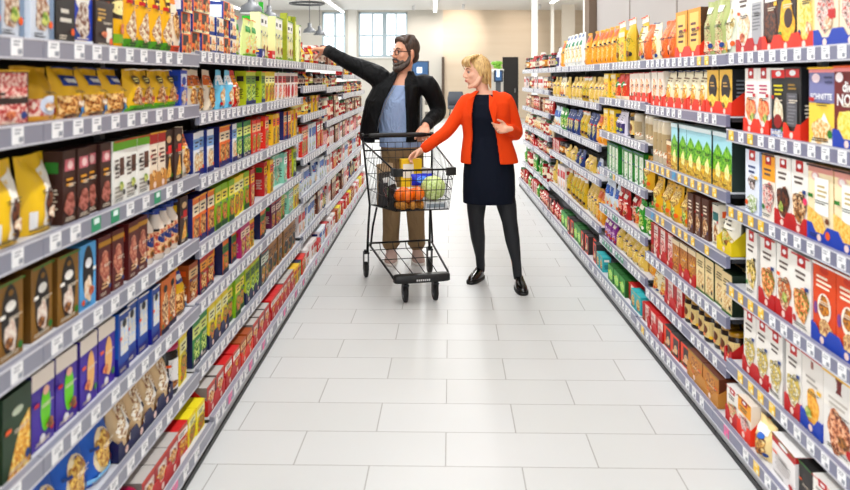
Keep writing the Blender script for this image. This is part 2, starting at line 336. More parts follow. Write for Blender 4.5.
# --- left shelving, middle bays
P_('greP', 'mix_pouch', 'bag', .12, .21, .05, '#e3ecb0', [('e', 0, .36, .36, .24, '#f2d27c/#e9efd0'), ('r', -.4, .66, .3, .82, '#3f9a4a'), ('r', -.5, 0, .5, .1, '#8fbf3c')], 'pale green pouch', 'pouch')
P_('orgL', 'wafer_pack', 'bag', .1, .26, .05, '#e8842c', [('r', -.2, .3, .2, .8, '#f9e4bd'), ('e', 0, .2, .3, .1, '#a83a16'), ('r', -.5, .92, .5, 1, '#8a2f14')], 'long orange wafer pack', 'pack')
P_('pasW', 'pasta_box', 'carton', .115, .28, .06, '#e9ecc2', [('r', -.44, .72, .44, .96, '#fbfaf2'), ('r', -.3, .78, .1, .86, '#2e2a28'), ('e', 0, .36, .3, .24, '#f1e39a/#fdf8d8'), ('r', -.5, 0, .5, .08, '#a8c84a')], 'white pasta box with pale green foot', 'box', side='#dfe3b4')
P_('tallG', 'breadstick_box', 'carton', .045, .33, .045, '#c9cf2e', [('r', -.2, .1, .2, .9, '#eef0b8'), ('r', -.5, .9, .5, 1, '#8aa01c')], 'tall slim lime box', 'box', side='#a7ad1c')
P_('navS', 'tea_box', 'carton', .09, .06, .08, '#1c2a78', [('e', 0, .5, .25, .3, '#d8dcf0')], 'small navy box', 'box')
P_('redS', 'tea_box', 'carton', .1, .06, .08, '#cf2a1c', [('r', -.3, .3, .3, .6, '#f6e2d6')], 'small red box', 'box')
def two(key, name, a, b, pic, desc, w=.1, h=.2, shape='carton', cat='carton', foot=None, side=None):
    D = [('r', -.5, .62, .5, .86, b), ('s', -.36, .66, .36, .82, '#2a2220', 2), ('e', .02, .32, .4, .24, pic)]
    if foot: D.append(('r', -.5, 0, .5, .14, foot))
    P_(key, name, shape, w, h, .06, a, D, desc, cat, side=side)
two('wo', 'crisp_bag', '#f0e4d2', '#d9802c', COOK, 'cream and orange bag', shape='bag', cat='bag')
two('wb', 'crisp_bag', '#8fd0ea', '#f3f5f6', '#d9a04a/#f4eedc', 'sky blue bag', shape='bag', cat='bag')
two('wr', 'crisp_bag', '#d94a2e', '#f2a23c', COOK, 'red and orange bag', shape='bag', cat='bag')
two('lg', 'tea_carton', '#c4d22c', '#6a8f1c', LEAF, 'lime green carton', foot='#1d3a7c')
two('ly', 'tea_carton', '#efe04a', '#f6f2c0', SALAD, 'lemon yellow carton')
two('wrd', 'tea_carton', '#f3eeea', '#c4252a', '#e2583a/#f8ded0', 'white carton with red band')
two('wred', 'tea_carton', '#f4ebe6', '#7d1c24', '#cc2420', 'white carton with red arrow')
two('wn', 'soup_box', '#eef0f4', '#8fb0d8', '#f2ead0/#d0a060', 'white carton with navy foot', foot='#1b2f80', side='#27408c')
two('on', 'soup_box', '#e88c3a', '#f7e6cc', COOK, 'orange carton with navy foot', foot='#1b2f80', side='#1d2f78')
two('gn', 'soup_box', '#3f9450', '#dfe89a', LEAF, 'green carton with navy foot', foot='#1a2560', side='#1a2560')
two('orr', 'soup_box', '#e4532a', '#f3c7a0', SALAD, 'orange red carton')
two('ye', 'soup_box', '#f0cc2c', '#e0602a', SALAD, 'yellow and red carton')
two('pk', 'soup_box', '#c23a80', '#f3dcc8', COOK, 'magenta carton')
two('gy', 'sauce_mix_box', '#9cc238', '#f1e47c', SALAD, 'green and yellow carton', foot='#2f6d28')
two('ryd', 'sauce_mix_box', '#c9281f', '#f0c02a', COOK, 'red carton with yellow band')
two('mint', 'sauce_mix_box', '#a8dcc8', '#f3f7f2', '#e8f0dc/#7cb89a', 'mint green carton')
two('ogr', 'sauce_mix_box', '#e98a3c', '#4a8a36', SALAD, 'orange carton with green band', foot=NAV, side=NAV)
two('rnv', 'sauce_mix_box', '#c1272a', '#f0b04a', COOK, 'red carton with navy foot', foot=NAV, side=NAV)
two('plum', 'sauce_mix_box', '#7a2c58', '#e8d2c8', SALAD, 'plum carton')
two('kraft', 'shipping_box', '#b98a4e', '#a87a40', '#1f1c1a', 'open brown cardboard box', w=.15, side='#8f6a38')
two('gryB', 'instant_meal_box', '#5d6a6c', '#dfe6d8', SALAD, 'grey carton')
two('rdw', 'instant_meal_box', '#d43a26', '#f4efe8', '#e9c25a/#b8342a', 'red carton with white band', w=.12)
two('cocoa', 'instant_meal_box', '#b0643a', '#e8c9a0', COOK, 'tan and brown carton', w=.11)
# --- right shelving, nearest bay
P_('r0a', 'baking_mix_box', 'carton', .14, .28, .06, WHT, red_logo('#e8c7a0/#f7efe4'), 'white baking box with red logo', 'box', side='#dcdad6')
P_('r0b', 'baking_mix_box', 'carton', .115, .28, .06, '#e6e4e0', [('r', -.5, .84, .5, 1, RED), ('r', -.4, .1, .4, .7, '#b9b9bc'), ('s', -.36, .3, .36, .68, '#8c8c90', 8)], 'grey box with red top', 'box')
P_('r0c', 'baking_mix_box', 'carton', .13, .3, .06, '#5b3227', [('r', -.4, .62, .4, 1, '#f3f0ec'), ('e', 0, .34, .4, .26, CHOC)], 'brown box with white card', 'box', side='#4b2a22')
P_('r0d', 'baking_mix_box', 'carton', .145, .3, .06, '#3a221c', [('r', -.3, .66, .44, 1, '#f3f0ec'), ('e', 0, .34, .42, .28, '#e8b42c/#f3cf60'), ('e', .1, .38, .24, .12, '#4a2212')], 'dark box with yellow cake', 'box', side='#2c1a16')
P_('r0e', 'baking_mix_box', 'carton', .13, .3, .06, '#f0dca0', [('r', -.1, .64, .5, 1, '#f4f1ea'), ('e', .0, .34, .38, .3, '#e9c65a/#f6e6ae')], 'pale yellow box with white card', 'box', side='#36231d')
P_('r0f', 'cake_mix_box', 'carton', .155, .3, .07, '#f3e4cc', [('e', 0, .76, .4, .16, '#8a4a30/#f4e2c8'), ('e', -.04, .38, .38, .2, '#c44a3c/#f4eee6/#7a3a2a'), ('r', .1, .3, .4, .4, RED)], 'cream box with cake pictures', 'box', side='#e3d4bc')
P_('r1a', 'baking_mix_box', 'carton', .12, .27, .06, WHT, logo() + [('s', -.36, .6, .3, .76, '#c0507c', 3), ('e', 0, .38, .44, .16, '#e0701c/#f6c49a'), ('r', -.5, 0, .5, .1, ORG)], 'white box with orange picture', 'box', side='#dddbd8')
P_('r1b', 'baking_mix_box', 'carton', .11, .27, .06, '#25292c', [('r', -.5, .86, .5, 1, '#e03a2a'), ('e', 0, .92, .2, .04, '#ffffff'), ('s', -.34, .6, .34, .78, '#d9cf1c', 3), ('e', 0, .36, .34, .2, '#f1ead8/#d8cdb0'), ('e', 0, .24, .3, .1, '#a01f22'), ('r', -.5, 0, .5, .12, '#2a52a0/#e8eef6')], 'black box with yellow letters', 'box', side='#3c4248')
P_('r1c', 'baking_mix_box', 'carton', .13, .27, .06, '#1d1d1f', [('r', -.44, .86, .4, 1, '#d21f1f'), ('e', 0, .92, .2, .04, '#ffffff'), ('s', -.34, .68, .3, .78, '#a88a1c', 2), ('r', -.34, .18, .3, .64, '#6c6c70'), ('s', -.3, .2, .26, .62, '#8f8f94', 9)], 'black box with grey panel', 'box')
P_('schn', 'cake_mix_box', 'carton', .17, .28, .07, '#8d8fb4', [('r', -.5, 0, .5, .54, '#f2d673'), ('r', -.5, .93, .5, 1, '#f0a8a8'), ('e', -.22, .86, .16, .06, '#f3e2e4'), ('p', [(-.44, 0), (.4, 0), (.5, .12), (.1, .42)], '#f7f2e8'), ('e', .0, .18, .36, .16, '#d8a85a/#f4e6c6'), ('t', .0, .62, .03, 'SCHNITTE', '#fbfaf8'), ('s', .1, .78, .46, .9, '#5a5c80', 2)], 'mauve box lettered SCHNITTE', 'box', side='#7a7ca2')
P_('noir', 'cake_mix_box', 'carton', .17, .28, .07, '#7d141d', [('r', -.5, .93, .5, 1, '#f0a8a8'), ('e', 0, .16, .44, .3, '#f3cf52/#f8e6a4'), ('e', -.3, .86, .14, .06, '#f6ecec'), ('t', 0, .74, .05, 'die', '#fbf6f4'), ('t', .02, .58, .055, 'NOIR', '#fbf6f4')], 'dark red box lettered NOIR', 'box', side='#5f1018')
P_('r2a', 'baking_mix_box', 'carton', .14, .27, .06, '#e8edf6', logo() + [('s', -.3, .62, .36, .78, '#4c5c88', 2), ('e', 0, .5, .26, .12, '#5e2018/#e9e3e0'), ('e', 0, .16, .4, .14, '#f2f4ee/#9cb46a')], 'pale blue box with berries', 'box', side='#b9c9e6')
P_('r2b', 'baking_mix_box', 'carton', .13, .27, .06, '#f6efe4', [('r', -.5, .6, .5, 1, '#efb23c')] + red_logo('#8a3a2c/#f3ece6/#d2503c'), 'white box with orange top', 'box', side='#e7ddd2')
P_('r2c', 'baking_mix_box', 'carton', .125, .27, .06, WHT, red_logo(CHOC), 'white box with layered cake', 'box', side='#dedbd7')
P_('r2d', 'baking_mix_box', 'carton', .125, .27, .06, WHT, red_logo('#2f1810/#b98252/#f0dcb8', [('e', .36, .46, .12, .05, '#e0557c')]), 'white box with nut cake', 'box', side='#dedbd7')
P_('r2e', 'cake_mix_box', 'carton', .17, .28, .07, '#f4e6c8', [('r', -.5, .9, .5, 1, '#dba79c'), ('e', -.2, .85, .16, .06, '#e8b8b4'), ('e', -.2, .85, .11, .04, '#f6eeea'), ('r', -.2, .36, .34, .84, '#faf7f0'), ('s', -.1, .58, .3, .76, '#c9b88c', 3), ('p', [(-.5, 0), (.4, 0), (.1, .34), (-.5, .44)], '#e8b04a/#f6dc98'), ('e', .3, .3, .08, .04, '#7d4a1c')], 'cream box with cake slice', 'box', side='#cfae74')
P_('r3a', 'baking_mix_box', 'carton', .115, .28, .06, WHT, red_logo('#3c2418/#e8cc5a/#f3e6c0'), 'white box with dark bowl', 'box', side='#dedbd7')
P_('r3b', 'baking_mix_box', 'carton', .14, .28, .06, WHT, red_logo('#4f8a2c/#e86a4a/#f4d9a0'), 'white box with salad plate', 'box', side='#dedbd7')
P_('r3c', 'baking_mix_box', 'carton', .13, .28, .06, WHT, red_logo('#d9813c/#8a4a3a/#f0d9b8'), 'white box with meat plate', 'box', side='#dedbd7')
P_('r3o', 'muesli_box', 'carton', .15, .29, .08, '#dd671f', [('e', 0, .92, .2, .05, '#c8502c'), ('s', -.34, .68, .34, .86, '#fbeedd', 3), ('e', .02, .46, .3, .18, '#f6efe4'), ('e', .02, .48, .22, .13, '#7a4426/#e0a14a'), ('e', .1, .2, .3, .12, '#a0552a/#f2d9a8'), ('e', -.34, .42, .08, .08, '#8a5a9a')], 'orange muesli box with bowl', 'box', side='#c9581a', SD=[('r', -.3, .3, .1, .62, '#f3e9dc')])
P_('r4a', 'pudding_box', 'carton', .12, .28, .06, WHT, red_logo('#e8d27a/#8a7a3c/#f6f0dc'), 'white box with yellow dish', 'box', side='#dedbd7')
P_('r4b', 'pudding_box', 'carton', .15, .28, .06, '#ece8e2', [('e', .02, .34, .28, .24, '#e8a83a/#f3cc7a'), ('r', -.06, .84, .06, .94, '#a8746a'), ('s', -.3, .6, .3, .74, '#b8b2aa', 2)], 'off-white box with golden dome', 'box', side='#d9d4cc')
P_('r4c', 'pudding_box', 'carton', .19, .28, .06, '#eeebe6', [('r', -.07, .84, .07, .94, '#a02824'), ('p', [(-.1, .78), (.1, .78), (.02, .88), (.12, .96), (-.12, .96), (-.02, .88)], '#7e1d1c'), ('s', -.34, .58, .34, .72, '#c8c2ba', 2), ('e', 0, .3, .36, .26, '#7a3420/#d9936a/#f0cdb0')], 'off-white box with red emblem', 'box', side='#dcd8d2')
P_('r5a', 'pudding_box', 'carton', .12, .26, .06, WHT, red_logo('#d95a3a/#f3e3c4/#7a9a3a'), 'white box with pizza picture', 'box', side='#dedbd7')
P_('r5b', 'yeast_bag', 'bag', .14, .24, .08, '#efdcae', [('e', 0, .4, .36, .22, '#8a4a24/#e9c07a'), ('r', -.3, .66, .3, .84, '#f6f2ea'), ('e', .1, .62, .14, .08, '#4a78c0')], 'cream bag with nut picture', 'bag')
P_('r5c', 'sugar_box', 'carton', .2, .25, .12, '#efecea', [('r', -.5, .8, .5, 1, '#c02424'), ('e', 0, .9, .2, .05, '#ffffff'), ('s', -.36, .2, .36, .6, '#c9c4c2', 6)], 'white box with red top', 'box', side='#e4e1df', top='#eceae8', SD=[('r', -.5, .84, .5, 1, '#b82222')])
P_('r5d', 'cake_mix_box', 'carton', .1, .25, .08, '#231f1e', [('e', 0, .5, .3, .3, '#3c3634')], 'black box', 'box')
# --- right shelving, second bay
P_('slan', 'biscuit_box', 'carton', .19, .24, .05, '#e7a82e', [('r', -.34, .1, .34, .92, '#f3cf86'), ('s', -.28, .3, .28, .75, '#6b3018', 4), ('r', -.5, 0, .5, .12, '#b85a1c')], 'golden box leaning in tray', 'box', side='#5f3a18')
P_('noodB', 'noodle_bag', 'bag', .13, .26, .07, '#b9c08c', [('e', 0, .5, .34, .34, '#6f8a3c/#e3d9b0/#9a7a5a'), ('e', .05, .16, .4, .14, '#f6ecd0/#d8604a'), ('r', -.2, .78, .2, .9, '#e9ecdc')], 'clear noodle bag with green print', 'bag')
P_('noodW', 'noodle_bag', 'bag', .13, .26, .07, '#dfe4d4', [('p', [(-.4, .1), (.2, .1), (.45, .9), (0, .9)], '#f5f3ea'), ('e', .1, .5, .26, .26, '#b5a05a/#f0ebd2'), ('e', -.2, .14, .2, .1, '#e3b12c')], 'pale noodle bag with white sash', 'bag')
P_('whY', 'cake_bag', 'bag', .12, .22, .06, '#f3ead0', [('e', 0, .4, .36, .24, SPAG), ('s', -.3, .7, .3, .84, '#8a6a3a', 2), ('e', -.2, .2, .14, .08, '#b8402a')], 'cream bag with gold picture', 'bag')
P_('ovalB', 'coffee_cake_box', 'carton', .15, .24, .07, '#eac46a', [('e', 0, .6, .36, .3, '#211a18'), ('e', 0, .24, .34, .2, '#f0c83a/#f8e38e'), ('s', -.2, .6, .2, .74, '#c8a870', 2)], 'golden box with black oval', 'box', side='#26262a', SD=[('s', -.3, .2, .3, .8, '#8c9298', 7)])
P_('lands', 'muesli_carton', 'carton', .12, .25, .07, '#b4dce4', [('p', [(-.5, .2), (.5, .2), (.5, .62), (0, .78), (-.5, .58)], '#4c9a2c/#9ccf4a'), ('r', -.5, 0, .5, .3, '#e8cf6e/#b88a3a'), ('e', .05, .3, .24, .14, '#f4e08a/#e8f0c0'), ('r', -.5, .92, .5, 1, '#e9f4f4')], 'tall carton with green meadow', 'carton', side='#2f4038', top='#d4e6e2')
P_('roll', 'rice_cake_roll', 'round', .1, .22, .1, '#d9cdb6', [('r', -.4, .3, .4, .7, '#b8a684')], 'beige rice cake roll', 'roll', prof=[(.8, 0), (1, .04), (1, .94), (.8, 1)])
P_('yelF', 'muesli_bag', 'bag', .16, .24, .07, '#dfb63a', [('e', -.1, .3, .3, .26, LEAF), ('e', .1, .64, .34, .22, '#f1dc96/#a8702a'), ('s', -.3, .86, .3, .95, '#7a5a1c', 1)], 'yellow bag with fruit print', 'bag')
P_('brWh', 'cereal_bar_box', 'carton', .085, .19, .07, '#6a3f28', [('e', 0, .3, .34, .2, NUTS), ('s', -.3, .6, .3, .85, '#efe4d4', 3)], 'brown box with nut picture', 'box')
P_('tealW', 'cereal_bar_box', 'carton', .085, .18, .07, '#e9e4d6', [('e', 0, .3, .34, .2, NUTS), ('r', -.4, .6, .4, .8, '#2a7a78')], 'white box with teal band', 'box')
P_('whPo', 'risotto_pouch', 'bag', .17, .22, .07, '#f0ecdf', [('e', 0, .3, .38, .22, '#8fae4a/#e9dca0/#c9a04a'), ('r', -.3, .84, .3, 1, '#26211c'), ('s', -.3, .6, .3, .76, '#4a4238', 2)], 'white pouch with black crest', 'pouch')
P_('rwBx', 'crispbread_box', 'carton', .14, .19, .08, '#f0e6e0', [('r', -.5, .0, -.1, 1, '#b81f22'), ('e', .2, .4, .24, .3, PINKM), ('s', -.05, .7, .4, .85, '#a82826', 2)], 'red and white crispbread box', 'box', side='#c01f22')
P_('brnL', 'crispbread_pack', 'carton', .12, .2, .1, '#b9804a', [('e', 0, .45, .36, .34, '#8a4f24/#e0a85c'), ('r', -.5, .82, .5, 1, '#efe0c4')], 'brown crispbread pack', 'pack', side='#7c431c')
P_('tanB', 'crispbread_pack', 'carton', .115, .2, .08, '#eddcb2', [('e', 0, .34, .4, .24, '#d09a4a/#f8ecc8'), ('s', -.34, .66, .34, .86, '#5c5230', 3), ('r', -.5, 0, .5, .06, '#4c7d3a')], 'tan pack with cracker picture', 'pack', side='#1f3a22')
P_('darkJ', 'spread_jar', 'round', .08, .14, .08, '#3a2a20', [('r', -.45, .15, .45, .7, '#e3cf9c'), ('e', 0, .42, .2, .16, '#7a4a24')], 'dark jar with cream label', 'jar', lid=('#b08a3c', .86, 1, .95))
P_('orDk', 'cracker_box', 'carton', .13, .2, .08, '#e2602a', [('r', -.2, .1, .4, .9, '#4c3a38'), ('e', .1, .4, .2, .2, '#e6c9a4')], 'orange box with dark panel', 'box', side='#45403f')
P_('tanL', 'cracker_box', 'carton', .2, .22, .1, '#c58c48', [('e', 0, .5, .36, .36, '#8a4a20/#dda860')], 'tan box with bread picture', 'box', side='#6e3c1a')
# --- right shelving, farther bays
P_('pasY', 'pasta_bag', 'bag', .15, .27, .08, '#f0b02c', [('e', 0, .4, .42, .3, SPAG), ('r', -.4, .72, .4, .92, '#e07a24')], 'golden pasta bag', 'bag')
P_('pasG', 'pasta_bag', 'bag', .16, .29, .08, '#d6b82a', [('e', 0, .4, .42, .3, '#8a8a1c/#e6cc3c'), ('r', -.5, .86, .5, 1, '#f2f0e6')], 'olive yellow pasta bag', 'bag')
P_('pasWh', 'pasta_bag', 'bag', .17, .3, .08, '#eff0ec', [('r', -.4, .62, .3, .76, '#12906a'), ('e', 0, .36, .4, .26, '#e8c67a/#f4f0e4'), ('e', 0, .9, .3, .06, '#8a9ab8')], 'white pasta bag with green logo', 'bag')
P_('orRn', 'lentil_bag', 'bag', .17, .22, .1, '#e9803c', [('e', 0, .5, .4, .36, '#d0601c/#f4a468'), ('s', -.2, .5, .2, .7, '#8a3a14', 2)], 'round orange bag', 'bag')
P_('orRd', 'pasta_bag', 'bag', .13, .24, .08, '#de5a2c', [('e', 0, .4, .4, .3, '#a8281c/#f0b06a'), ('e', .1, .56, .2, .12, '#3c8a2c'), ('r', -.5, 0, .5, .14, '#f1e3cc')], 'orange red bag with leaves', 'bag')
P_('whOr', 'pasta_box', 'carton', .11, .24, .07, '#f3ebe0', [('e', 0, .5, .36, .28, '#e87c3c/#f8e6c8'), ('r', -.5, 0, .5, .2, '#e4571b')], 'white and orange box', 'box')
P_('yelBx', 'pasta_box', 'carton', .16, .22, .06, '#f1d23a', [('e', 0, .4, .36, .3, SPAG), ('r', -.5, .8, .5, .95, '#f4eccc')], 'yellow pasta box', 'box')
P_('vio', 'rice_bag', 'bag', .12, .22, .07, '#e8e4ee', [('r', -.44, .1, .44, .5, '#4b3a78'), ('s', -.3, .6, .3, .85, '#302848', 3)], 'white bag with violet panel', 'bag')
P_('grW', 'rice_box', 'carton', .11, .23, .06, '#eef4ea', [('r', -.5, 0, -.2, 1, '#3a9a3c'), ('e', .16, .5, .24, .34, '#f6f6f0/#c9d8b0'), ('r', -.5, .9, .5, 1, '#2f8a34')], 'green and white rice box', 'box', side='#2f9238')
P_('bluR', 'rice_bag', 'bag', .13, .2, .06, '#dfe8f0', [('r', -.4, .5, .4, .8, '#3a70b8'), ('e', 0, .24, .3, .16, '#e9dcc0')], 'white bag with blue band', 'bag')
P_('redBg', 'lentil_bag', 'bag', .13, .2, .06, '#b81e2c', [('e', 0, .36, .34, .24, '#e86a5a/#f3d9c8'), ('r', -.3, .7, .3, .84, '#f4ece4')], 'red lentil bag', 'bag')
P_('grnBg', 'lentil_bag', 'bag', .13, .2, .06, '#3c9a34', [('e', 0, .36, .34, .24, LEAF), ('r', -.3, .7, .3, .84, '#f4f4e4')], 'green lentil bag', 'bag')
P_('purBg', 'rice_bag', 'bag', .12, .2, .06, '#9a4aa0', [('e', 0, .36, .34, .24, '#e8c8e8/#7a4a94'), ('r', -.3, .7, .3, .84, '#f4ece4')], 'purple rice bag', 'bag')
P_('nooY', 'noodle_bag', 'bag', .14, .22, .08, '#e3c878', [('e', 0, .5, .42, .4, '#d0a03c/#f4e6b4'), ('r', -.4, .0, .4, .12, '#f4ecd4')], 'pale yellow noodle bag', 'bag')
P_('grnBx', 'noodle_box', 'carton', .16, .2, .08, '#2f9a34', [('e', 0, .45, .36, .3, '#8ad04a/#d9f0a0')], 'bright green box', 'box', side='#1f6a26')
P_('tealB', 'noodle_box', 'carton', .11, .18, .06, '#58b8bc', [('e', 0, .45, .36, .3, '#e9dca0/#a87a4a')], 'teal box', 'box')
P_('navB', 'noodle_bag', 'bag', .12, .22, .07, '#2c4a86', [('e', 0, .42, .36, .26, '#e3cf9c/#8a9a5c'), ('s', -.3, .74, .3, .88, '#e9e9f0', 2)], 'navy noodle bag', 'bag')
P_('jarR', 'sauce_jar', 'round', .09, .16, .09, '#a8241a', [('r', -.5, .2, .5, .66, '#f0e6d0'), ('e', 0, .44, .24, .14, '#c92a1c')], 'red sauce jar with cream label', 'jar', lid=('#2a6a3a', .86, 1, .9))
P_('jarW', 'sauce_jar', 'round', .09, .17, .09, '#e9dfca', [('r', -.5, .2, .5, .66, '#b8352a'), ('e', 0, .44, .24, .14, '#f6efe0')], 'cream sauce jar with red label', 'jar', lid=('#c9c4ba', .86, 1, .9))
P_('jarB', 'sauce_jar', 'round', .09, .16, .09, '#4a2a1c', [('r', -.5, .2, .5, .66, '#c98c3a'), ('e', 0, .44, .24, .14, '#f2e6c8')], 'brown jar with amber label', 'jar', lid=('#1c1a1a', .86, 1, .9))
P_('botR', 'sauce_bottle', 'round', .07, .2, .07, '#b5231a', [('r', -.5, .2, .5, .5, '#f1e8d6')], 'red sauce bottle', 'bottle', prof=[(.9, 0), (1, .03), (1, .58), (.45, .78), (.4, .9)], lid=('#f0ede6', .88, 1, .5))
P_('botY', 'sauce_bottle', 'round', .075, .15, .075, '#f1c618', [('r', -.5, .2, .5, .55, '#f9eeb0'), ('e', 0, .38, .2, .1, '#d0461c')], 'yellow sauce bottle', 'bottle', prof=[(.9, 0), (1, .03), (1, .58), (.45, .78), (.4, .9)], lid=('#e86a1c', .86, 1, .55))
P_('botD', 'sauce_bottle', 'round', .07, .17, .07, '#2a1614', [('r', -.5, .2, .5, .55, '#c8b8a8'), ('e', 0, .38, .2, .1, '#7a1c20')], 'dark sauce bottle', 'bottle', prof=[(.9, 0), (1, .03), (1, .58), (.45, .78), (.4, .9)], lid=('#a8221c', .86, 1, .55))
P_('redJB', 'sauce_bottle', 'round', .08, .16, .08, '#cf4a36', [('r', -.5, .2, .5, .55, '#f3dccc')], 'orange red bottle', 'bottle', prof=[(.9, 0), (1, .03), (1, .58), (.45, .78), (.4, .9)], lid=('#f1eee8', .86, 1, .55))
P_('whBlu', 'flour_bag', 'carton', .12, .2, .08, '#eef2f6', [('r', -.5, .55, .5, .85, '#3f74b8'), ('e', 0, .3, .3, .18, '#cfd9e6')], 'white flour pack with blue band', 'pack')
P_('whRed', 'flour_bag', 'carton', .12, .2, .08, '#f2ecea', [('r', -.5, .5, .5, .8, '#cf2c2c'), ('e', 0, .26, .3, .16, '#e9c9b8')], 'white pack with scarlet band', 'pack')
P_('pinkC', 'dessert_box', 'carton', .11, .19, .07, '#ecaeb0', [('e', 0, .4, .36, .26, '#f6e6e2/#d05a60'), ('r', -.5, .8, .5, 1, '#c8404a')], 'pink dessert box', 'box')
P_('brwC', 'dessert_box', 'carton', .11, .19, .07, '#7d4a30', [('e', 0, .4, .36, .26, '#e8c9a4/#4a2414'), ('r', -.5, .8, .5, 1, '#e6d3b4')], 'brown dessert box', 'box')
# ------------------------------------------------------------------ shelving
LX, RX = .97, 1.25           # shelf fronts
EB = [.65, 1.96, 3.26, 4.55, 5.84, 7.13, 8.42, 9.71, 11.0]
ER = [2.08, 3.38, 4.68, 5.98, 7.28, 8.58, 9.88, 11.18]
LA = [.0704, -.1407, -.432, -.705, -.991, -1.273, -1.58]
LB = [.086, -.177, -.455, -.745, -.983, -1.262, -1.56]
LD = [.088, -.095, -.32, -.646, -.94, -1.235, -1.56]
LE = [.088, -.12, -.44, -.70, -.96, -1.265, -1.56]
LF = [.0, -.21, -.44, -.70, -.97, -1.265, -1.56]
RA = [-.0613, .196, .4535, .7185, .976, 1.206]
RB = [-.06, .15, .41, .632, .838, 1.006, 1.206]
RC = [-.06, .139, .335, .555, .778, .969, 1.2]
RD = [-.06, .18, .43, .64, .92, 1.2]
RF = [-.06, .137, .34, .54, .72, .96, 1.2]
GREY_RAIL = mat('#9b9ca7', .35); GREY_RAIL_R = mat('#8f90a2', .35); EDGE = mat('#d5d5da', .35)
SHELF = mat('#dcdcde', .4); UNDER = mat('#3c3c40', .6); BACK = mat('#3a3836', .7); UPR = mat('#a9aaae', .4, .3)  # UNDER and BACK: shade between the shelves put into a dark base colour
KICK = mat('#1d1d1f', .5); KICKG = mat('#b9babd', .4)
TAGM = {}
def tag_mesh(c, w=.05, scribble=True):
    k = (c, w)
    if k not in TAGM:
        mb = MB(); mb.box(-w/2, w/2, -.0016, 0, -.02, .02, mat({'w': '#f7f7f6', 'y': '#f3cf3a', 'g': '#17a07a', 'p': '#ef7fb0', 'b': '#4aa8cf'}[c], .4))
        d = mat('#a3a6ad' if c != 'y' else '#fbf3d8', .5)
        P = lambda u, v, e: (u * w, -.0018 - e, -.02 + v * .04)
        decals(mb, P, [('s', -.42, .55, .3, .95, d, 2), ('r', .05, .1, .42, .42, d)] if c != 'g' else [('r', -.3, .5, .3, .9, '#e9f6f2')], w, .04, .0003)
        TAGM[k] = mb.mesh('price_tag')
    return TAGM[k]
BAYN = 'first second third fourth fifth sixth seventh eighth'.split()
SHN = ['top', 'second', 'third', 'fourth', 'fifth', 'sixth', 'seventh']
BAYS = {}
def tag_pattern(side, bay, sh, i):
    """i counts from the far end of the bay"""
    p = {('R',0,0): 'wwwwwwwwwwwwwwww', ('R',0,1): 'ywywwwwwwwwwwwww', ('R',0,2): 'yyyywwwwwwwwwwww', ('R',0,3): 'yyyywwwwwwwwwwww', ('R',0,4): 'yyyyywwwwwwwwwww', ('R',0,5): 'wpwwywwwwwwwwwww',
         ('R',1,0): 'wwwwwwwwwyywwwww', ('R',1,2): 'yyyyybyyyyyyyyyy', ('R',1,3): 'wbyyyyyyyyyyyyyy', ('R',1,6): 'wywwwwwwywwwwwww', ('R',2,4): 'wwgwwggwwwwwwwww', ('R',2,5): 'wggggwggggwwwwww', ('R',2,3): 'wwwwgywwwwwwwwww',
         ('L',1,2): 'wwgwwggwwgwwwwww', ('L',0,4): 'wpwwwwwwwwwwwwww'}.get((side, bay, sh))
    if p: return p[i % 16]
    if side == 'L' and sh == 6: return 'wwpwwpwwwpww'[i % 12]
    return 'w'
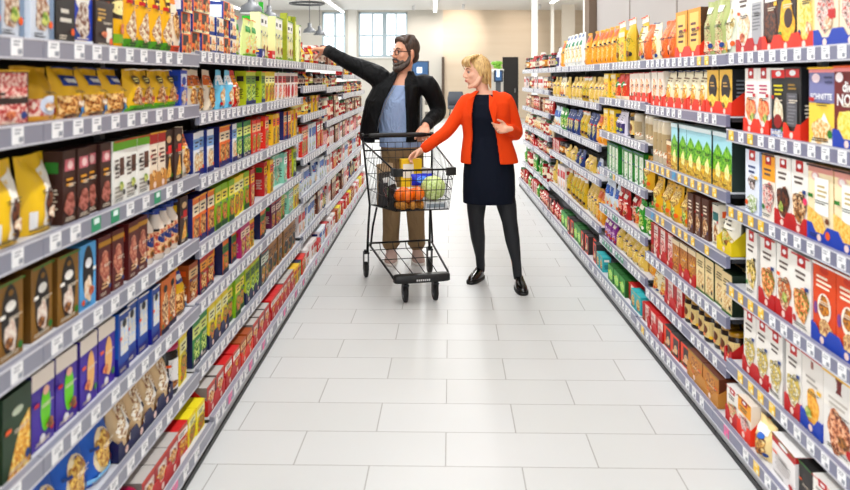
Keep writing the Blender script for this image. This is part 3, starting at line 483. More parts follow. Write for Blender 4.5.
def make_bay(side, bi, y0, y1, ms):
    L = side == 'L'; sx = -1 if L else 1; s = LX if L else RX
    base_s = .911 if L else 1.193; floor_s = .919 if L else 1.197
    depth = .42; top_z = (H + ms[0]*LX) if L else (H - ms[0]*RX)
    root = empty('shelving_bay', (sx * (s + depth / 2), (y0 + y1) / 2, 0), PI/2 if L else -PI/2)
    word = 'left' if L else 'right'
    tag(root, f'{BAYN[bi]} bay of grey metal shelving from the camera on the {word} of the aisle', 'shelving', f'{word} aisle shelving bays')
    W = y1 - y0; yf = -depth/2      # local: front = -Y, x along the aisle
    g = .002
    mb = MB(); mb.box(-W/2+g, W/2-g, depth/2, depth/2+.02, .02, top_z + .02, BACK); mb.build('back_panel', root)
    for sg in (-1, 1):
        mb = MB(); x = sg * (W/2 - .012)
        mb.box(x-.01, x+.01, depth/2-.03, depth/2-.001, .02, top_z + .02, UPR)
        for k in range(24):
            z = .15 + k * .06
            if z < top_z - .02: mb.box(x-.003, x+.003, depth/2-.0306, depth/2-.03, z, z+.03, '#2a2a2c')
        mb.build('upright', root)
    mb = MB(); kx = -(depth/2) - (s - floor_s)
    mb.box(-W/2+g, W/2-g, kx, depth/2, .0, .022, KICK); mb.box(-W/2+g, W/2-g, kx+.006, depth/2, .022, .062, KICKG)
    mb.build('kick_plate', root)
    zs = []
    for k, m in enumerate(ms):
        z = H + m*LX if L else H - m*RX
        base = k == len(ms) - 1
        fr = -(depth/2)
        if base:
            z = H + m * base_s if L else H - m * base_s
            fr = -(depth/2) - (s - base_s)
        sh = MB(); top = z + .019
        sh.box(-W/2+g, W/2-g, fr+.012, depth/2-.002, top-.006, top, SHELF)
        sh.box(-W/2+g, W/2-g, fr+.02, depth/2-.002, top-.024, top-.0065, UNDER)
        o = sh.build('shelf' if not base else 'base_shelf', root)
        r = MB(); RM = GREY_RAIL if L else GREY_RAIL_R
        vs = [(x, y, zz) for x in (-W/2+g, W/2-g) for (y, zz) in ((fr-.006, z-.026), (fr-.006, z+.022), (fr+.012, z+.026), (fr+.012, z-.026))]
        r.add(vs, [(0,1,5,4)[::-1], (1,2,6,5)[::-1], (2,3,7,6)[::-1], (3,0,4,7)[::-1], (0,3,2,1)[::-1], (4,5,6,7)[::-1]], RM)
        r.box(-W/2+g, W/2-g, fr-.0075, fr-.006, z+.0205, z+.0255, EDGE); r.box(-W/2+g, W/2-g, fr-.0075, fr-.006, z-.027, z-.0225, EDGE)
        r.build('price_rail', o)
        far = y0 > 7.0
        sp = .125 if (L and bi < 2) else .1
        if not L and bi > 1: sp = .085
        n = int((W - .06) / sp)
        if 1:
            for i in range(n):
                c = tag_pattern(side, bi, k, i if not L else n - 1 - i)
                if R.random() < .08 and not L: continue
                t = obj('price_tag', tag_mesh(c, .05 if bi < 1 or not L else .058), o)
                t.location = (-W/2 + .06 + sp * i + R.uniform(-.012, .012) * (1 if L and bi < 2 else .4), fr - .0063, z + .0005)
        zs.append((top, fr))
    BAYS[(side, bi)] = (y0, y1, zs, top_z)
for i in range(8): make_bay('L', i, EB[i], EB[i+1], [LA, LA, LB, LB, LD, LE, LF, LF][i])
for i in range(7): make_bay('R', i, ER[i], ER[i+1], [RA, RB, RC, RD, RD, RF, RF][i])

# ------------------------------------------------------------------ rows of packages
CNT = {}
def place(key, x, y, z, rz, sz, side, bi, k, tier=0, tilt=0):
    c = pmesh(key)
    o = bpy.data.objects.new(c['name'], c['me']); col.objects.link(o)
    o.location = (x, y, z); o.rotation_euler = (tilt, 0, rz); o.scale = (1, 1, sz)
    if c['lidme']:
        l = bpy.data.objects.new('lid', c['lidme']); col.objects.link(l); l.parent = o
    word = 'left' if side == 'L' else 'right'
    q = (key, side, bi, k); CNT[q] = CNT.get(q, 0) + 1
    grp = f"{c['desc']} run, {SHN[k]} shelf, {BAYN[bi]} {word} bay"
    sn = 'bottom' if k == len(BAYS[(side, bi)][2]) - 1 else SHN[k]
    if (side == 'L' and bi <= 3) or (side == 'R' and bi <= 2):
        n = CNT[q]
        lab = f"{c['desc']}, {NTH[min(n,20)-1]} in its run, {sn} shelf, {BAYN[bi]} {word} bay"
    else:
        lab = f"{c['desc']} on {sn} shelf of {BAYN[bi]} bay, {word} shelving"
    tag(o, lab, c['cat'], grp)
    return o
TRC = {}
def tray(side, bi, k, y0, y1, xf, z, color, n, d):
    """shelf-ready tray: floor, scalloped front, sloping sides"""
    w = y1 - y0; h = .06; key = (round(w, 3), color, n, d)
    if key not in TRC:
        mb = MB(); top = []
        for i in range(n):
            a = -w/2 + w*i/n; b = w/n
            top += [(a, h), (a + b*.2, h), (a + b*.36, h*.55), (a + b*.64, h*.55), (a + b*.8, h)]
        top.append((w/2, h))
        P0 = [(x, -d/2, zz) for x, zz in [(-w/2, 0), (w/2, 0)] + top[::-1]]; P1 = [(x, y + .003, zz) for x, y, zz in P0]
        N = len(P0)
        mb.add(P0 + P1, [tuple(range(N)), tuple(range(2*N-1, N-1, -1))] + [(i, (i+1) % N, N+(i+1) % N, N+i)[::-1] for i in range(N)], color)
        mb.box(-w/2, w/2, -d/2, d/2, 0, .002, color)
        for s in (-1, 1):
            x = s * (w/2 - .0015)
            vs = [(x + t, y, zz) for t in (-.0015, .0015) for y, zz in ((-d/2+.003, 0), (d/2, 0), (d/2, h*1.9), (d/2-.02, h*1.9), (-d/2+.003, h))]
            mb.add(vs, [(0,1,2,3,4), (9,8,7,6,5)] + [(i, (i+1) % 5, 5+(i+1) % 5, 5+i) for i in range(5)], color)
        for i in range(n):
            cx = -w/2 + w*(i+.5)/n
            mb.add([(cx + .014*math.cos(2*PI*q/12), -d/2-.0006, .018 + .012*math.sin(2*PI*q/12)) for q in range(12)], [tuple(range(12))], '#f4dfd6')
        TRC[key] = mb.mesh('display_tray')
    sx = -1 if side == 'L' else 1; word = 'left' if side == 'L' else 'right'
    o = obj('display_tray', TRC[key]); o.location = (sx * (xf + d/2), (y0+y1)/2, z); o.rotation_euler.z = PI/2 if side == 'L' else -PI/2
    nm = {RED: 'red', ORG: 'orange', BLU: 'blue', NAV: 'navy', '#c8975a': 'brown', '#e7d21c': 'yellow', '#b22a20': 'dark red'}.get(color, 'cardboard')
    q = ('tray', nm, side, bi, k); CNT[q] = CNT.get(q, 0) + 1
    sn = 'bottom' if k == len(BAYS[(side, bi)][2]) - 1 else SHN[k]
    tag(o, f"{NTH[CNT[q]-1]} {nm} cardboard display tray on {sn} shelf of {BAYN[bi]} {word} bay", 'tray', f'{nm} display trays')
def row(side, bi, k, specs, fill=.86, start=0.0, maxs=1.3, gapmax=.03):
    """specs: (key, n[, opts]) from the near end of the bay to the far end"""
    y0, y1, zs, tz = BAYS[(side, bi)]; z, fr = zs[k]
    y0 += .015 + start; y1 -= .012
    sx = -1 if side == 'L' else 1; s = LX if side == 'L' else RX
    front = (s - (-fr - .21)) + .02        # distance of package fronts from the aisle axis
    clear = (zs[k-1][0] - .05 - z) if k else 9
    rz = PI/2 if side == 'L' else -PI/2
    tot = sum(CAT[q[0]]['w'] * q[1] + (q[2].get('after', 0) if len(q) > 2 else 0) for q in specs) + .004 * sum(q[1] for q in specs)
    sc = 1
    extra = (y1 - y0) - tot
    N = sum(q[1] for q in specs)
    gap = .004
    if extra > 0: gap += min(gapmax, extra / N)
    y = y0
    for q in specs:
        key, n = q[:2]; o = q[2] if len(q) > 2 else {}
        c = CAT[key]; ya = y; placed = 0; tiers = o.get('tiers', 1)
        sz = o.get('sz', 1)
        if k: sz *= min(maxs, max(.55, fill * clear / (c['h'] * tiers)))
        zoff = .0025 if o.get('tray') else 0
        for i in range(n):
            if y + c['w'] > y1 + .03: break
            if not o.get('tray') and tiers == 1 and (bi > 1) and R.random() < .045:
                y += c['w'] + gap; continue
            for t in range(tiers):
                dx = (R.uniform(0, .014) + (R.uniform(.01, .04) if R.random() < .2 and bi > 1 else 0)) if not o.get('tray') else R.uniform(.0, .003)
                xx = sx * (front + c['d']/2 + (.004 if o.get('tray') else 0) + dx)
                ob = place(key, xx, y + c['w']/2, z + zoff + .0005 + t * (c['h']*sz + .0008), rz + (R.uniform(-.04, .04) if tiers == 1 and not o.get('tray') else 0), sz, side, bi, k, t, o.get('tilt', 0))
                if o.get('deep') and t == tiers - 1:
                    place(key, xx + sx * (c['d'] + .012), y + c['w']/2 + R.uniform(-.004, .004), z + .0005 + zoff, rz, sz, side, bi, k)
            y += c['w'] + gap; placed += 1
        if o.get('tray') and placed:
            tray(side, bi, k, ya - .003, y - gap + .003, front - .0, z + .0002, o['tray'], placed, c['d'] + .02)
        y += o.get('after', 0)
D_ = {'deep': 1}
# ---- left, nearest bay (only its far end is in the picture)
row('L', 0, 0, [('whiP', 4), ('blkW', 3), ('whiP', 4)], start=.25)
row('L', 0, 1, [('pinkB', 3), ('slouch', 2), ('pinkB', 3)], start=.0)
row('L', 0, 2, [('brnP', 6), ('pouW', 5)])
row('L', 0, 3, [('goldC', 5), ('whtC', 3), ('goldC', 3)])
row('L', 0, 4, [('purG', 3), ('creB', 2), ('grnP', 5, D_)])
row('L', 0, 5, [('coffB', 7)])
row('L', 0, 6, [('colT', 6), ('blkP', 5)])
# ---- left, second bay
row('L', 1, 0, [('whiP', 1), ('blkW', 1), ('bluW', 1), ('brnS', 1), ('yelT', 1, {'tiers': 1, 'sz': 1.2}), ('yelG', 4), ('orgW', 1), ('knorB', 2, {'tiers': 3})])
row('L', 1, 1, [('slouch', 1), ('yelL', 3, {'tiers': 1}), ('nutY', 4), ('bluB', 2), ('wrd', 1)], fill=.93)
row('L', 1, 2, [('pouW', 1), ('brnP', 4), ('whiG', 3), ('whiR', 2, {'tray': '#c8975a'}), ('brnO', 2), ('wo', 1)])
row('L', 1, 3, [('goldC', 2), ('lbluC', 1), ('redCh', 2, {'after': .03}), ('redCh', 2), ('capB', 4), ('brnO', 1)])
row('L', 1, 4, [('purG', 2), ('purO', 2, D_), ('bluS', 4), ('orgS', 2), ('yelL', 1)])
row('L', 1, 5, [('coffB', 3), ('crePo', 4, {'tray': NAV}), ('blkP', 1), ('ly', 2), ('wn', 1)])
row('L', 1, 6, [('crePo', 1), ('colT', 2), ('blkP', 2, {'tray': RED}), ('redG', 3, {'tray': RED}), ('rdw', 1), ('ly', 2)], fill=.7)
# ---- left, third and fourth bays
row('L', 2, 0, [('knorB', 2, {'tiers': 3}), ('knorW', 2, {'tiers': 2}), ('knorB', 1, {'tiers': 3}), ('knorW', 1, {'tiers': 3}), ('greP', 4), ('orgL', 2)])
row('L', 2, 1, [('wo', 2), ('wo', 2), ('wb', 2), ('wr', 2), ('lg', 3)], fill=.9)
row('L', 2, 2, [('wn', 2, D_), ('wn', 2), ('on', 2), ('wn', 1), ('gn', 3), ('orr', 2)])
row('L', 2, 3, [('on', 3, D_), ('gy', 3), ('ly', 2), ('gy', 1), ('ryd', 2)])
row('L', 2, 4, [('cocoa', 1), ('rnv', 3, D_), ('ogr', 3), ('pk', 2), ('ye', 2)])
row('L', 2, 5, [('gn', 2), ('ly', 3, {'tray': NAV}), ('gy', 3, D_), ('lg', 3, {'tray': NAV})])
row('L', 2, 6, [('redG', 2, {'tray': RED}), ('rdw', 2, {'tray': RED}), ('cocoa', 2, {'tray': ORG}), ('redG', 3, {'tray': RED})], fill=.7)
row('L', 3, 0, [('navS', 1), ('pasW', 2), ('redS', 1), ('pasW', 3), ('tallG', 1), ('pasW', 2), ('tallG', 2), ('greP', 1)])
row('L', 3, 1, [('lg', 1), ('ly', 3), ('wrd', 3), ('wred', 3), ('wrd', 2)], fill=.9)
row('L', 3, 2, [('orr', 3), ('ye', 2), ('pk', 2), ('on', 2), ('ye', 3)])
row('L', 3, 3, [('ryd', 2), ('ye', 1), ('pk', 1), ('mint', 3), ('ryd', 2), ('lg', 2)])
row('L', 3, 4, [('ogr', 3), ('plum', 3), ('gy', 2), ('mint', 2), ('ly', 2)])
row('L', 3, 5, [('gryB', 2), ('kraft', 3, {'after': .05}), ('kraft', 3, {'after': .03}), ('ly', 2)])
row('L', 3, 6, [('rdw', 3, {'tray': RED}), ('redG', 3, {'tray': RED}), ('ye', 2), ('gn', 1), ('orr', 2)], fill=.7)
# ---- left, fifth to eighth bays
row('L', 4, 0, [('pasW', 1), ('botY', 3), ('botD', 1), ('botR', 1, {'sz': .75}), ('botY', 2), ('redJB', 3), ('botD', 3)])
row('L', 4, 1, [('botD', 4), ('botY', 2), ('jarB', 4), ('botD', 4)], fill=.9)
row('L', 4, 2, [('botY', 5), ('jarB', 2), ('ye', 3), ('botD', 3)], fill=.8, maxs=1.6)
row('L', 4, 3, [('whBlu', 1), ('orr', 3), ('whBlu', 3), ('rdw', 3)], maxs=1.6)
row('L', 4, 4, [('whBlu', 4), ('bluR', 3), ('whBlu', 3)], fill=.8)
row('L', 4, 5, [('whRed', 2), ('whBlu', 4), ('brwC', 3), ('whRed', 2)], fill=.8)
row('L', 4, 6, [('whRed', 4), ('redS', 2), ('whBlu', 3), ('rdw', 2)], fill=.7)
pal = [['botR', 'botD', 'brwC', 'botY'], ['botD', 'jarR', 'jarB', 'botY'], ['jarR', 'brwC', 'redJB', 'jarW'], ['redJB', 'whRed', 'brwC', 'pinkC'], ['whRed', 'jarR', 'rdw', 'whBlu'], ['brwC', 'whRed', 'jarR', 'navB'], ['ly', 'whRed', 'cocoa', 'rdw']]
for b in (5, 6, 7):
    for k in range(7):
        if b == 7 and k == 0: continue
        ks = pal[k][:]; R.shuffle(ks); sp = []
        n = 0
        for q in ks + ks[:1]:
            m_ = R.choice((2, 3)); sp.append((q, m_))
        row('L', b, k, sp, fill=.85, maxs=1.35)
# ---- right, nearest bay
G0 = dict(gapmax=0)
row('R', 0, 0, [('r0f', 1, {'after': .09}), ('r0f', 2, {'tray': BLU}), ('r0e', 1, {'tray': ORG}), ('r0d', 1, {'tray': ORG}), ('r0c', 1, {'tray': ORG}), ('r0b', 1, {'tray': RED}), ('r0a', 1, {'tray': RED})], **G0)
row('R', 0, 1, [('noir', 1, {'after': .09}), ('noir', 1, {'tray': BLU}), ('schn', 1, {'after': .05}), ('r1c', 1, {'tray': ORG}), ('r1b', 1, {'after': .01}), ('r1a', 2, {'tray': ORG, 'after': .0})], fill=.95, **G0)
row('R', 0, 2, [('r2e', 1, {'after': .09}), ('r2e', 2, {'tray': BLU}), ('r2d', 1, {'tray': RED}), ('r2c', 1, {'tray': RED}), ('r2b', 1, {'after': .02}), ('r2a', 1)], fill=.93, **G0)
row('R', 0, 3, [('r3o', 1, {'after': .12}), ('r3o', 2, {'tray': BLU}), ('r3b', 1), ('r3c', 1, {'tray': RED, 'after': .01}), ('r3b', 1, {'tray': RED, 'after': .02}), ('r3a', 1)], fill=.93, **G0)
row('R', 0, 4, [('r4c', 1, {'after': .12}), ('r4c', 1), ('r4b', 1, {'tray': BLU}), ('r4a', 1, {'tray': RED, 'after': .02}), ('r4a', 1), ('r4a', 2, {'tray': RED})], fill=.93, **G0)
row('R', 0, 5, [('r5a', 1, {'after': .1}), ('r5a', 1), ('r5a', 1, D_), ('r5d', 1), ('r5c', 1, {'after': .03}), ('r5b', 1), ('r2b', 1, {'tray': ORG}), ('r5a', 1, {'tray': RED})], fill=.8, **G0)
# ---- right, second bay
row('R', 1, 0, [('noodW', 1), ('noodB', 2), ('slan', 1, {'tray': ORG}), ('slan', 1, {'tray': ORG}), ('orRn', 1), ('orRn', 1), ('whY', 1)])
row('R', 1, 1, [('ovalB', 2, {'tray': ORG}), ('whY', 2, {'tray': ORG}), ('whY', 3, {'tray': ORG}), ('whOr', 2, {'tray': ORG})], fill=.93)
row('R', 1, 2, [('lands', 2), ('lands', 4, D_), ('lands', 1), ('brnL', 1, {'sz': .6}), ('roll', 3)], fill=.9)
row('R', 1, 3, [('whPo', 1, {'tray': '#e7d21c'}), ('tealW', 1, {'after': .05}), ('brWh', 3), ('yelF', 2), ('yelF', 2)], fill=.85)
row('R', 1, 4, [('tanB', 4, D_), ('brnL', 2, {'tray': RED}), ('brnL', 1), ('rwBx', 2, {'tray': RED}), ('rwBx', 1)], fill=.85)
row('R', 1, 5, [('darkJ', 1, {'tray': RED}), ('darkJ', 6, D_), ('rwBx', 2, {'tray': RED}), ('whY', 2)], fill=.85)
row('R', 1, 6, [('tanL', 2, {'tray': '#c8975a'}), ('orDk', 3), ('rwBx', 2, {'tray': RED}), ('rwBx', 1)], fill=.6)
# ---- right, third bay
row('R', 2, 0, [('orRn', 1), ('whY', 1), ('pasG', 2), ('yelBx', 1), ('pasG', 1), ('pasY', 2), ('pasWh', 1)])
row('R', 2, 1, [('whOr', 3, {'tray': ORG}), ('whOr', 1), ('orRd', 3), ('yelBx', 2)], fill=.9)
row('R', 2, 2, [('roll', 4, D_), ('darkJ', 1), ('vio', 3), ('yelBx', 2)], fill=.85)
row('R', 2, 3, [('yelF', 1), ('grW', 8), ('grW', 1)], fill=.88)
row('R', 2, 4, [('grnBg', 2), ('orRd', 1), ('redBg', 3), ('bluR', 3)], fill=.85)
row('R', 2, 5, [('pasY', 1), ('nooY', 5, D_), ('purBg', 3)], fill=.85)
row('R', 2, 6, [('tealB', 2), ('rwBx', 1), ('grnBx', 3), ('grnBx', 1), ('tealB', 2)], fill=.62)
# ---- right, fourth to seventh bays
row('R', 3, 0, [('pasY', 3), ('pasY', 3), ('pasWh', 2)])
row('R', 3, 1, [('nooY', 4), ('pasG', 2), ('nooY', 3)], fill=.82)
row('R', 3, 2, [('pasY', 2), ('navB', 3), ('pasG', 2), ('navB', 2)], fill=.85)
row('R', 3, 3, [('bluR', 3), ('nooY', 2), ('navB', 4)], fill=.6)
row('R', 3, 4, [('pasY', 2), ('nooY', 3), ('pasG', 3)], fill=.85)
row('R', 3, 5, [('orDk', 4), ('grnBx', 2), ('orDk', 2)], fill=.62)
row('R', 4, 0, [('pasWh', 3), ('pasY', 2), ('vio', 2)])
row('R', 4, 1, [('nooY', 3), ('whY', 2), ('nooY', 3)], fill=.82)
row('R', 4, 2, [('navB', 3), ('grnBg', 3), ('bluR', 3)], fill=.8)
row('R', 4, 3, [('nooY', 3), ('jarB', 4), ('rwBx', 3)], fill=.6)
row('R', 4, 4, [('pasG', 3), ('whRed', 3), ('nooY', 3)], fill=.8)
row('R', 4, 5, [('grnBx', 2), ('redBg', 4), ('orDk', 2)], fill=.6)
rp = [['botD', 'jarR', 'botR', 'jarB'], ['jarW', 'whRed', 'jarB', 'botD'], ['redBg', 'brwC', 'jarW', 'cocoa'], ['jarW', 'jarR', 'botR', 'whY'], ['jarR', 'redBg', 'jarB', 'redS'], ['botR', 'grnBg', 'jarW', 'jarR'], ['rwBx', 'jarR', 'redBg', 'grnBg']]
for b in (5, 6):
    for k in range(7):
        ks = rp[k][:]; R.shuffle(ks)
        row('R', b, k, [(q, R.choice((2, 3))) for q in ks + ks[:1]], fill=.8, maxs=1.3)
# ------------------------------------------------------------------ room
YF, ZC = 29.3, 4.0
def struct(name, mb): return tag(mb.build(name), kind='structure')
fm = bpy.data.materials.new('floor_tiles'); fm.use_nodes = True; nt = fm.node_tree; b = nt.nodes['Principled BSDF']
tc = nt.nodes.new('ShaderNodeTexCoord'); mp = nt.nodes.new('ShaderNodeMapping')
mp.inputs['Location'].default_value = (.32, -.12, 0)
mp.inputs['Rotation'].default_value = (0, 0, math.radians(1.2))
br = nt.nodes.new('ShaderNodeTexBrick'); br.offset = .5
br.inputs['Scale'].default_value = 1; br.inputs['Brick Width'].default_value = .6; br.inputs['Row Height'].default_value = .3
br.inputs['Mortar Size'].default_value = .0022; br.inputs['Mortar Smooth'].default_value = .1
br.inputs['Color1'].default_value = rgb('#dadbda'); br.inputs['Color2'].default_value = rgb('#d6d7d5'); br.inputs['Mortar'].default_value = rgb('#a09e99')
nt.links.new(tc.outputs['Object'], mp.inputs['Vector']); nt.links.new(mp.outputs['Vector'], br.inputs['Vector'])
no = nt.nodes.new('ShaderNodeTexNoise'); no.inputs['Scale'].default_value = 2.5; no.inputs['Detail'].default_value = 5
mx = nt.nodes.new('ShaderNodeMixRGB'); mx.blend_type = 'MULTIPLY'; mx.inputs['Fac'].default_value = .06
nt.links.new(tc.outputs['Object'], no.inputs['Vector']); nt.links.new(no.outputs['Fac'], mx.inputs['Color2'])
nt.links.new(br.outputs['Color'], mx.inputs['Color1']); nt.links.new(mx.outputs['Color'], b.inputs['Base Color'])
b.inputs['Roughness'].default_value = .4; b.inputs['Specular IOR Level'].default_value = .25
mb = MB(); mb.box(-9, 6, -3, YF+.2, -.1, 0, fm); struct('floor', mb)
WCEIL = mat('#e6e5e3', .9)
mb = MB(); mb.box(-9, 6, -3, YF+.2, ZC, ZC+.1, WCEIL)
struct('ceiling', mb)
FW = mat('#d2cfc8', .9)
def pb(mb, x0, x1, z0, z1, m, t=.2): mb.box(x0, x1, YF, YF+t, z0, z1, m)
k = YF / F
wx = lambda px: (px - 434) * k
wz = lambda py: H - (py - 77) * k
# far wall, grey half, with two tall window openings
mb = MB()
W1, W2, ZB, ZT = (wx(322), wx(345.5)), (wx(358.5), wx(407.5)), wz(57), 3.93
pb(mb, -9, wx(443), 0, ZB, FW); pb(mb, -9, wx(443), ZT, ZC, FW)
pb(mb, -9, W1[0], ZB, ZT, FW); pb(mb, W1[1], W2[0], ZB, ZT, FW); pb(mb, W2[1], wx(443), ZB, ZT, FW)
struct('wall_far', mb)
mb = MB(); mb.box(W1[1]+.1, W2[0]-.06, YF-.1, YF-.001, 0, ZC-.001, mat('#e3e1dc', .9)); struct('trim_pilaster', mb)
glass = bpy.data.materials.new('window_glass'); glass.use_nodes = True; g = glass.node_tree.nodes['Principled BSDF']
g.inputs['Base Color'].default_value = (.95, .98, 1, 1); g.inputs['Transmission Weight'].default_value = 1; g.inputs['Roughness'].default_value = 0; g.inputs['IOR'].default_value = 1.0
def window(n, x0, x1, mull, hz):
    root = empty('window_%d' % n, ((x0+x1)/2, YF, ZB)); root['kind'] = 'structure'
    c = (x0+x1)/2; fr = MB(); fmat = mat('#b9c6cc', .5)
    for x in (x0, x1): fr.box(min(x, x) - c - (.06 if x == x1 else 0), x - c + (.06 if x == x0 else 0), .02, .1, 0, ZT-ZB, fmat)
    fr.box(x0-c, x1-c, .02, .1, 0, .07, fmat); fr.box(x0-c, x1-c, .02, .1, ZT-ZB-.07, ZT-ZB, fmat)
    for px, w in mull: fr.box(wx(px)-c-w/2, wx(px)-c+w/2, .03, .09, 0, ZT-ZB, fmat)
    for py in hz: fr.box(x0-c, x1-c, .035, .085, wz(py)-ZB-.03, wz(py)-ZB+.03, fmat)
    fr.build('window_frame', root)
    gl = MB(); gl.box(x0-c, x1-c, .055, .06, 0, ZT-ZB, glass); gl.build('window_pane', root)
    sl = MB(); sl.box(x0-c-.05, x1-c+.05, -.06, .02, -.05, 0, mat('#e8e8e6', .5)); sl.build('window_sill', root)
window(1, *W1, [(335, .08)], [36])
window(2, *W2, [(372.5, .06), (384.5, .16), (396, .06)], [35.5])
# far wall, beige half
BE = bpy.data.materials.new('beige_boards'); BE.use_nodes = True; nt = BE.node_tree; b = nt.nodes['Principled BSDF']; b.inputs['Roughness'].default_value = .8
tc = nt.nodes.new('ShaderNodeTexCoord'); mp = nt.nodes.new('ShaderNodeMapping'); mp.inputs['Scale'].default_value = (.2, 1, 3)
no = nt.nodes.new('ShaderNodeTexNoise'); no.inputs['Scale'].default_value = 1.5; cr = nt.nodes.new('ShaderNodeValToRGB')
cr.color_ramp.elements[0].color = rgb('#d6c3aa'); cr.color_ramp.elements[1].color = rgb('#dccbb4'); cr.color_ramp.elements[0].position = .3; cr.color_ramp.elements[1].position = .7
nt.links.new(tc.outputs['Object'], mp.inputs['Vector']); nt.links.new(mp.outputs['Vector'], no.inputs['Vector']); nt.links.new(no.outputs['Fac'], cr.inputs['Fac']); nt.links.new(cr.outputs['Color'], b.inputs['Base Color'])
DX0, DX1, DZ = wx(502.5), wx(518.5), wz(57)
mb = MB(); pb(mb, wx(443), DX0, 0, ZC, BE); pb(mb, DX1, 6, 0, ZC, BE); pb(mb, DX0, DX1, DZ, ZC, BE); struct('wall_back_beige', mb)
mb = MB(); mb.box(DX0, DX1, YF+.08, YF+.12, 0, DZ, mat('#2b2624', .6)); mb.box(DX1-.14, DX1-.1, YF+.05, YF+.08, .95, 1.1, mat('#8a8a8a', .3, 1)); struct('door_1', mb)
mb = MB(); mb.box(wx(443)-.05, wx(443)+.05, YF-.12, YF-.002, 0, wz(57), mat('#6f5f52', .6)); struct('trim_post', mb)
mb = MB(); mb.box(-9.2, -9, -3, YF+.2, 0, ZC, mat('#e9e8e5', .9)); struct('wall_left', mb)
# wall behind the right shelving, in panels, ending at a pillar
PW = mat('#c6c2bf', .85); JT = mat('#a9a29c', .85)
mb = MB(); mb.box(1.95, 2.1, -3, 9.5, 0, ZC, PW)
for y in (3.9, 6.37, 7.9): mb.box(1.944, 1.9505, y-.012, y+.012, 0, ZC, JT)
struct('wall_right', mb)
mb = MB(); mb.box(1.86, 2.06, 9.52, 9.8, 0, ZC-.001, mat('#8f8072', .85)); struct('trim_pillar_brown', mb)
mb = MB(); mb.box(1.97, 2.12, 10.3, 10.5, 0, ZC-.001, mat('#eceae6', .7)); struct('trim_pillar_white', mb)
mb = MB(); mb.box(5.9, 6, 9.5, YF, 0, ZC, BE); struct('wall_right_far', mb)
def thing_mesh(mb, name, label, cat, group=None): return tag(mb.build(name), label, cat, group)
mb = MB(); Y = 17; mb.box((532.2-434)*Y/F, (537.6-434)*Y/F, Y, Y+.12, 0, ZC-.001, mat('#eef2f0', .5)); struct('trim_column_white', mb)
mb = MB(); Y = 26; mb.box((551-434)*Y/F, (554-434)*Y/F, Y, Y+.1, 0, ZC-.001, mat('#f1eee8', .5)); struct('trim_column_slim', mb)
mb = MB(); Y = 27; mb.box((562-434)*Y/F, (575-434)*Y/F, Y, Y+.1, 0, ZC-.001, mat('#e8e2d8', .7)); struct('trim_panel_white', mb)
# ------------------------------------------------------------------ lights of the room
def area(name, loc, sx, sy, power, color=(1, 1, 1), rot=(0, 0, 0), spread=PI):
    l = bpy.data.lights.new(name, 'AREA'); l.shape = 'RECTANGLE'; l.size = sx; l.size_y = sy; l.energy = power; l.color = color; l.spread = spread
    o = bpy.data.objects.new(name, l); col.objects.link(o); o.location = loc; o.rotation_euler = rot
    return o
def linear(x, y0, y1, z, label, power):
    root = empty('linear_ceiling_light', (x, (y0+y1)/2, z)); tag(root, label, 'ceiling light', 'linear ceiling lights')
    L = y1 - y0
    mb = MB(); mb.box(-.06, .06, -L/2, L/2, .02, .06, mat('#d9d9d9', .4))
    for i in range(8):
        y = -L/2 + .3 + (L-.6) * i / 7
        mb.tube([(0, y, .06), (0, y, ZC - z - .001)], .004, '#8a8a8a', 6)
    mb.build('housing', root)
    mb = MB(); mb.box(-.05, .05, -L/2+.01, L/2-.01, 0, .0195, mat('#ffffff', .5, 0, 5)); mb.build('diffuser', root)
    a = area('lamp', (0, 0, -.01), .1, L - .1, power); a.parent = root
linear(.04, -1.5, 28.4, 3.85, 'white linear ceiling light running above the middle of the aisle', 260)
linear(-3.25, -1.5, 28.4, 3.83, 'white linear ceiling light above the next aisle to the left', 300)
linear(3.7, 11, 25, 3.85, 'white linear ceiling light in front of the beige wall', 120)
linear(-6.6, -1.5, 28, 3.83, 'white linear ceiling light farthest left', 220)
def spot(x, y, label, aim, e):
    root = empty('ceiling_spotlight', (x, y, ZC)); tag(root, label, 'spotlight', 'ceiling spotlights')
    mb = MB(); mb.lathe([(.05, -.16), (.05, -.001)], mat('#dddddd', .4)); mb.build('lamp_body', root)
    l = bpy.data.lights.new('spot', 'SPOT'); l.energy = e; l.spot_size = 1.0; l.spot_blend = .9; l.color = (1, .9, .82); l.shadow_soft_size = .05
    o = bpy.data.objects.new('spot', l); col.objects.link(o); o.location = (0, 0, -.2); o.parent = root
    d = Vector(aim) - Vector((x, y, ZC-.2)); o.rotation_euler = d.to_track_quat('-Z', 'Y').to_euler()
spot(1.0, 27.0, 'small white ceiling spotlight aimed at the beige wall above the woman', (.95, YF, 3.2), 150)
spot(-.7, 27.4, 'small white ceiling spotlight aimed at the grey wall beside the window', (-.45, YF, 2.9), 60)
spot(3.6, 27.0, 'small white ceiling spotlight aimed at the beige wall by the slim column', (3.0, YF, 3.0), 70)
